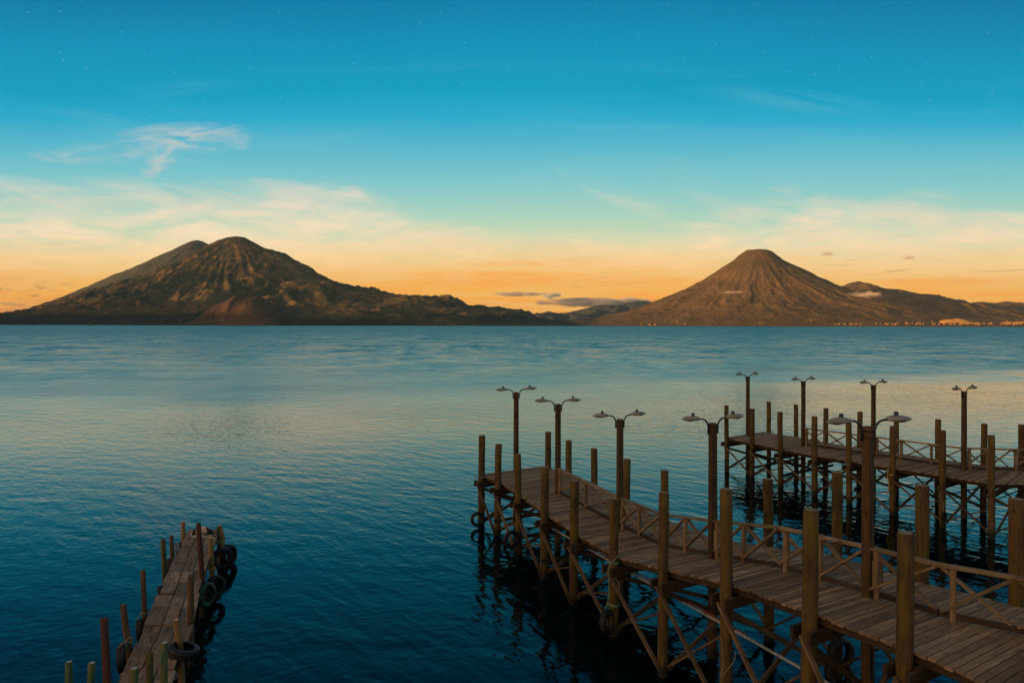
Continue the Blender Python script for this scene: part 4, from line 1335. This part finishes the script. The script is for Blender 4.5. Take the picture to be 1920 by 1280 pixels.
# ------------------------------------------------------------------ dog asleep at the end of the jetty
def make_dog():
    c = at(382, 1008, 23.1); c.z = 1.02
    me = bpy.data.meshes.new('dog')
    # joints in a local frame: x to the right of the picture, y away, z up
    J = [(0.17, 0.06, 0.15, .135), (0.06, 0.10, 0.17, .125), (-0.06, 0.08, 0.17, .120), (-0.15, 0.02, 0.15, .085), (-0.22, -0.05, 0.14, .070), (-0.27, -0.09, 0.10, .055), (-0.31, -0.13, 0.07, .034), (-0.335, -0.15, 0.06, .022),
         (0.22, -0.04, 0.10, .095), (0.12, -0.15, 0.06, .050), (0.02, -0.17, 0.035, .032), (-0.05, -0.19, 0.03, .026),
         (-0.12, -0.08, 0.09, .060), (-0.10, -0.17, 0.045, .036), (-0.20, -0.21, 0.03, .027), (-0.26, -0.23, 0.03, .024),
         (0.27, 0.0, 0.10, .050), (0.29, -0.10, 0.045, .028), (0.22, -0.20, 0.03, .020), (0.12, -0.23, 0.025, .014),
         (-0.235, -0.01, 0.205, .024), (-0.25, 0.0, 0.235, .010), (-0.265, -0.085, 0.185, .020), (-0.285, -0.08, 0.21, .009)]
    E = [(0, 1), (1, 2), (2, 3), (3, 4), (4, 5), (5, 6), (6, 7), (0, 8), (8, 9), (9, 10), (10, 11), (2, 12), (12, 13), (13, 14), (14, 15), (0, 16), (16, 17), (17, 18), (18, 19), (4, 20), (20, 21), (4, 22), (22, 23)]
    me.from_pydata([j[:3] for j in J], E, [])
    o = bpy.data.objects.new('dog_tmp', me); S.collection.objects.link(o)
    sk = o.modifiers.new('skin', 'SKIN')
    for v, j in zip(me.skin_vertices[0].data, J): v.radius = (j[3], j[3])
    me.skin_vertices[0].data[0].use_root = True
    ss_ = o.modifiers.new('sub', 'SUBSURF'); ss_.levels = 2; ss_.render_levels = 2
    dg = bpy.context.evaluated_depsgraph_get()
    nm = bpy.data.meshes.new_from_object(o.evaluated_get(dg))
    nm.name = 'dog'
    bpy.data.objects.remove(o)
    m, q, b = new_mat('dog coat')
    oc = q.node('ShaderNodeTexCoord').outputs['Object']
    nz = q.noise(oc, 4.6, 2.0, 0.45)
    X_, Y_, Z_ = q.sep(oc)
    blk = q.m('MAXIMUM', q.ss(nz, 0.535, 0.555), q.m('MAXIMUM', q.ss(X_, 0.17, 0.185), q.m('MULTIPLY', q.ss(X_, -0.19, -0.21), q.ss(X_, -0.31, -0.29))))
    blk = q.m('MULTIPLY', blk, q.ss(Z_, 0.05, 0.09))
    fur = q.noise(oc, 60.0, 3.0, 0.6)
    whi = q.mix(fur, (0.42, 0.33, 0.22, 1), (0.75, 0.64, 0.48, 1))
    q.put(b.inputs['Base Color'], q.mix(blk, whi, (0.012, 0.011, 0.012, 1)))
    b.inputs['Roughness'].default_value = 0.85
    nm.materials.clear(); nm.materials.append(m)
    for p in nm.polygons: p.use_smooth = True
    d = bpy.data.objects.new('dog', nm); S.collection.objects.link(d)
    d.location = c; d.scale = (1.05, 1.05, 1.15)
    tag(d, 'black and white dog lying curled up at the far end of the old jetty', 'dog')


make_dog()


# ------------------------------------------------------------------ clouds with a body of their own
def cloud(px, py, d, rx, ry, rz, dens, label, colr, nscale, thr=0.5, seed=0.0):
    me = bpy.data.meshes.new('cloud')
    import bmesh
    bm = bmesh.new(); bmesh.ops.create_icosphere(bm, subdivisions=3, radius=1.0)
    for v in bm.verts: v.co = Vector((v.co.x * rx, v.co.y * ry, v.co.z * rz))
    bm.to_mesh(me); bm.free()
    m = bpy.data.materials.new('cloud vapour'); m.use_nodes = True; m.node_tree.nodes.clear()
    q = NG(m.node_tree)
    oc = q.node('ShaderNodeTexCoord').outputs['Object']
    un = q.vm('MULTIPLY', oc, (1 / rx, 1 / ry, 1 / rz))
    nd = q.node('ShaderNodeVectorMath', operation='LENGTH'); q.put(nd.inputs[0], un)
    nz = q.noise(q.vm('ADD', q.vm('MULTIPLY', oc, (nscale, nscale, nscale * 2.2)), (seed, seed, seed)), 1.0, 5.0, 0.65)
    den = q.ss(q.m('SUBTRACT', nz, q.m('MULTIPLY', q.m('POWER', nd.outputs['Value'], 1.5), 0.30)), thr - 0.17, thr + 0.06)
    pv = q.node('ShaderNodeVolumePrincipled')
    pv.inputs['Color'].default_value = colr + (1,)
    q.put(pv.inputs['Density'], q.m('MULTIPLY', den, dens))
    pv.inputs['Anisotropy'].default_value = -0.4
    q.l.new(pv.outputs[0], q.node('ShaderNodeOutputMaterial').inputs['Volume'])
    me.materials.append(m)
    o = bpy.data.objects.new('cloud', me); S.collection.objects.link(o)
    o.location = at(px, py, d)
    tag(o, label, 'cloud')
    return o


cloud(1118, 567, 52000, 4700, 1500, 400, 0.0030, 'long flat grey cloud bank low in the gap between the volcanoes', (0.80, 0.68, 0.62), 0.0008, 0.34, 3.0)
cloud(975, 551, 52500, 2300, 900, 210, 0.0018, 'thin grey cloud tail at the left end of the long cloud bank', (0.80, 0.68, 0.62), 0.0012, 0.36, 1.0)
cloud(1035, 554, 50500, 800, 600, 300, 0.0050, 'small bright orange billow on top of the long cloud bank', (1.0, 0.97, 0.92), 0.0022, 0.42, 8.0)
cloud(1180, 560, 50500, 1700, 600, 190, 0.0030, 'orange-tinted cloud crest at the right end of the long cloud bank', (1.0, 0.93, 0.86), 0.0018, 0.46, 15.0)
cloud(1133, 520, 52000, 900, 500, 70, 0.0016, 'small thin grey streak of cloud above the long cloud bank', (0.75, 0.7, 0.6), 0.002, 0.52, 4.0)
cloud(1550, 475, 50000, 640, 400, 210, 0.0022, 'small mauve cloud just right of the right summit', (0.8, 0.62, 0.5), 0.0042, 0.42, 5.0)
cloud(1703, 482, 50000, 700, 400, 230, 0.0020, 'small ragged mauve cloud, the rightmost in the sky', (0.8, 0.62, 0.5), 0.0042, 0.42, 12.0)
cloud(1374, 547, 11600, 280, 160, 34, 0.012, 'thin pale cloudlet lying against the right volcano', (1.0, 0.78, 0.58), 0.012, 0.49, 2.0)
cloud(1628, 551, 13200, 400, 240, 85, 0.012, 'pink cloud resting on the ridge right of the right volcano', (1.0, 0.76, 0.56), 0.007, 0.47, 6.0)


# ------------------------------------------------------------------ haze
def haze():
    x0, x1, y0, y1, z0, z1 = -26000, 26000, -6500, 34000, -30, 2250
    me = bpy.data.meshes.new('haze')
    v = [(x, y, z) for x in (x0, x1) for y in (y0, y1) for z in (z0, z1)]
    me.from_pydata(v, [], [[0, 1, 3, 2], [4, 6, 7, 5], [0, 4, 5, 1], [2, 3, 7, 6], [0, 2, 6, 4], [1, 5, 7, 3]])
    m = bpy.data.materials.new('haze air'); m.use_nodes = True; m.node_tree.nodes.clear()
    q = NG(m.node_tree)
    pv = q.node('ShaderNodeVolumePrincipled')
    pv.inputs['Color'].default_value = (0.40, 0.70, 0.90, 1)
    pv.inputs['Density'].default_value = HAZE
    q.l.new(pv.outputs[0], q.node('ShaderNodeOutputMaterial').inputs['Volume'])
    me.materials.append(m)
    o = bpy.data.objects.new('haze', me); S.collection.objects.link(o)
    tag(o, 'thin warm morning haze over the lake', kind='stuff')


HAZE = 0.0000065
if HAZE > 0: haze()
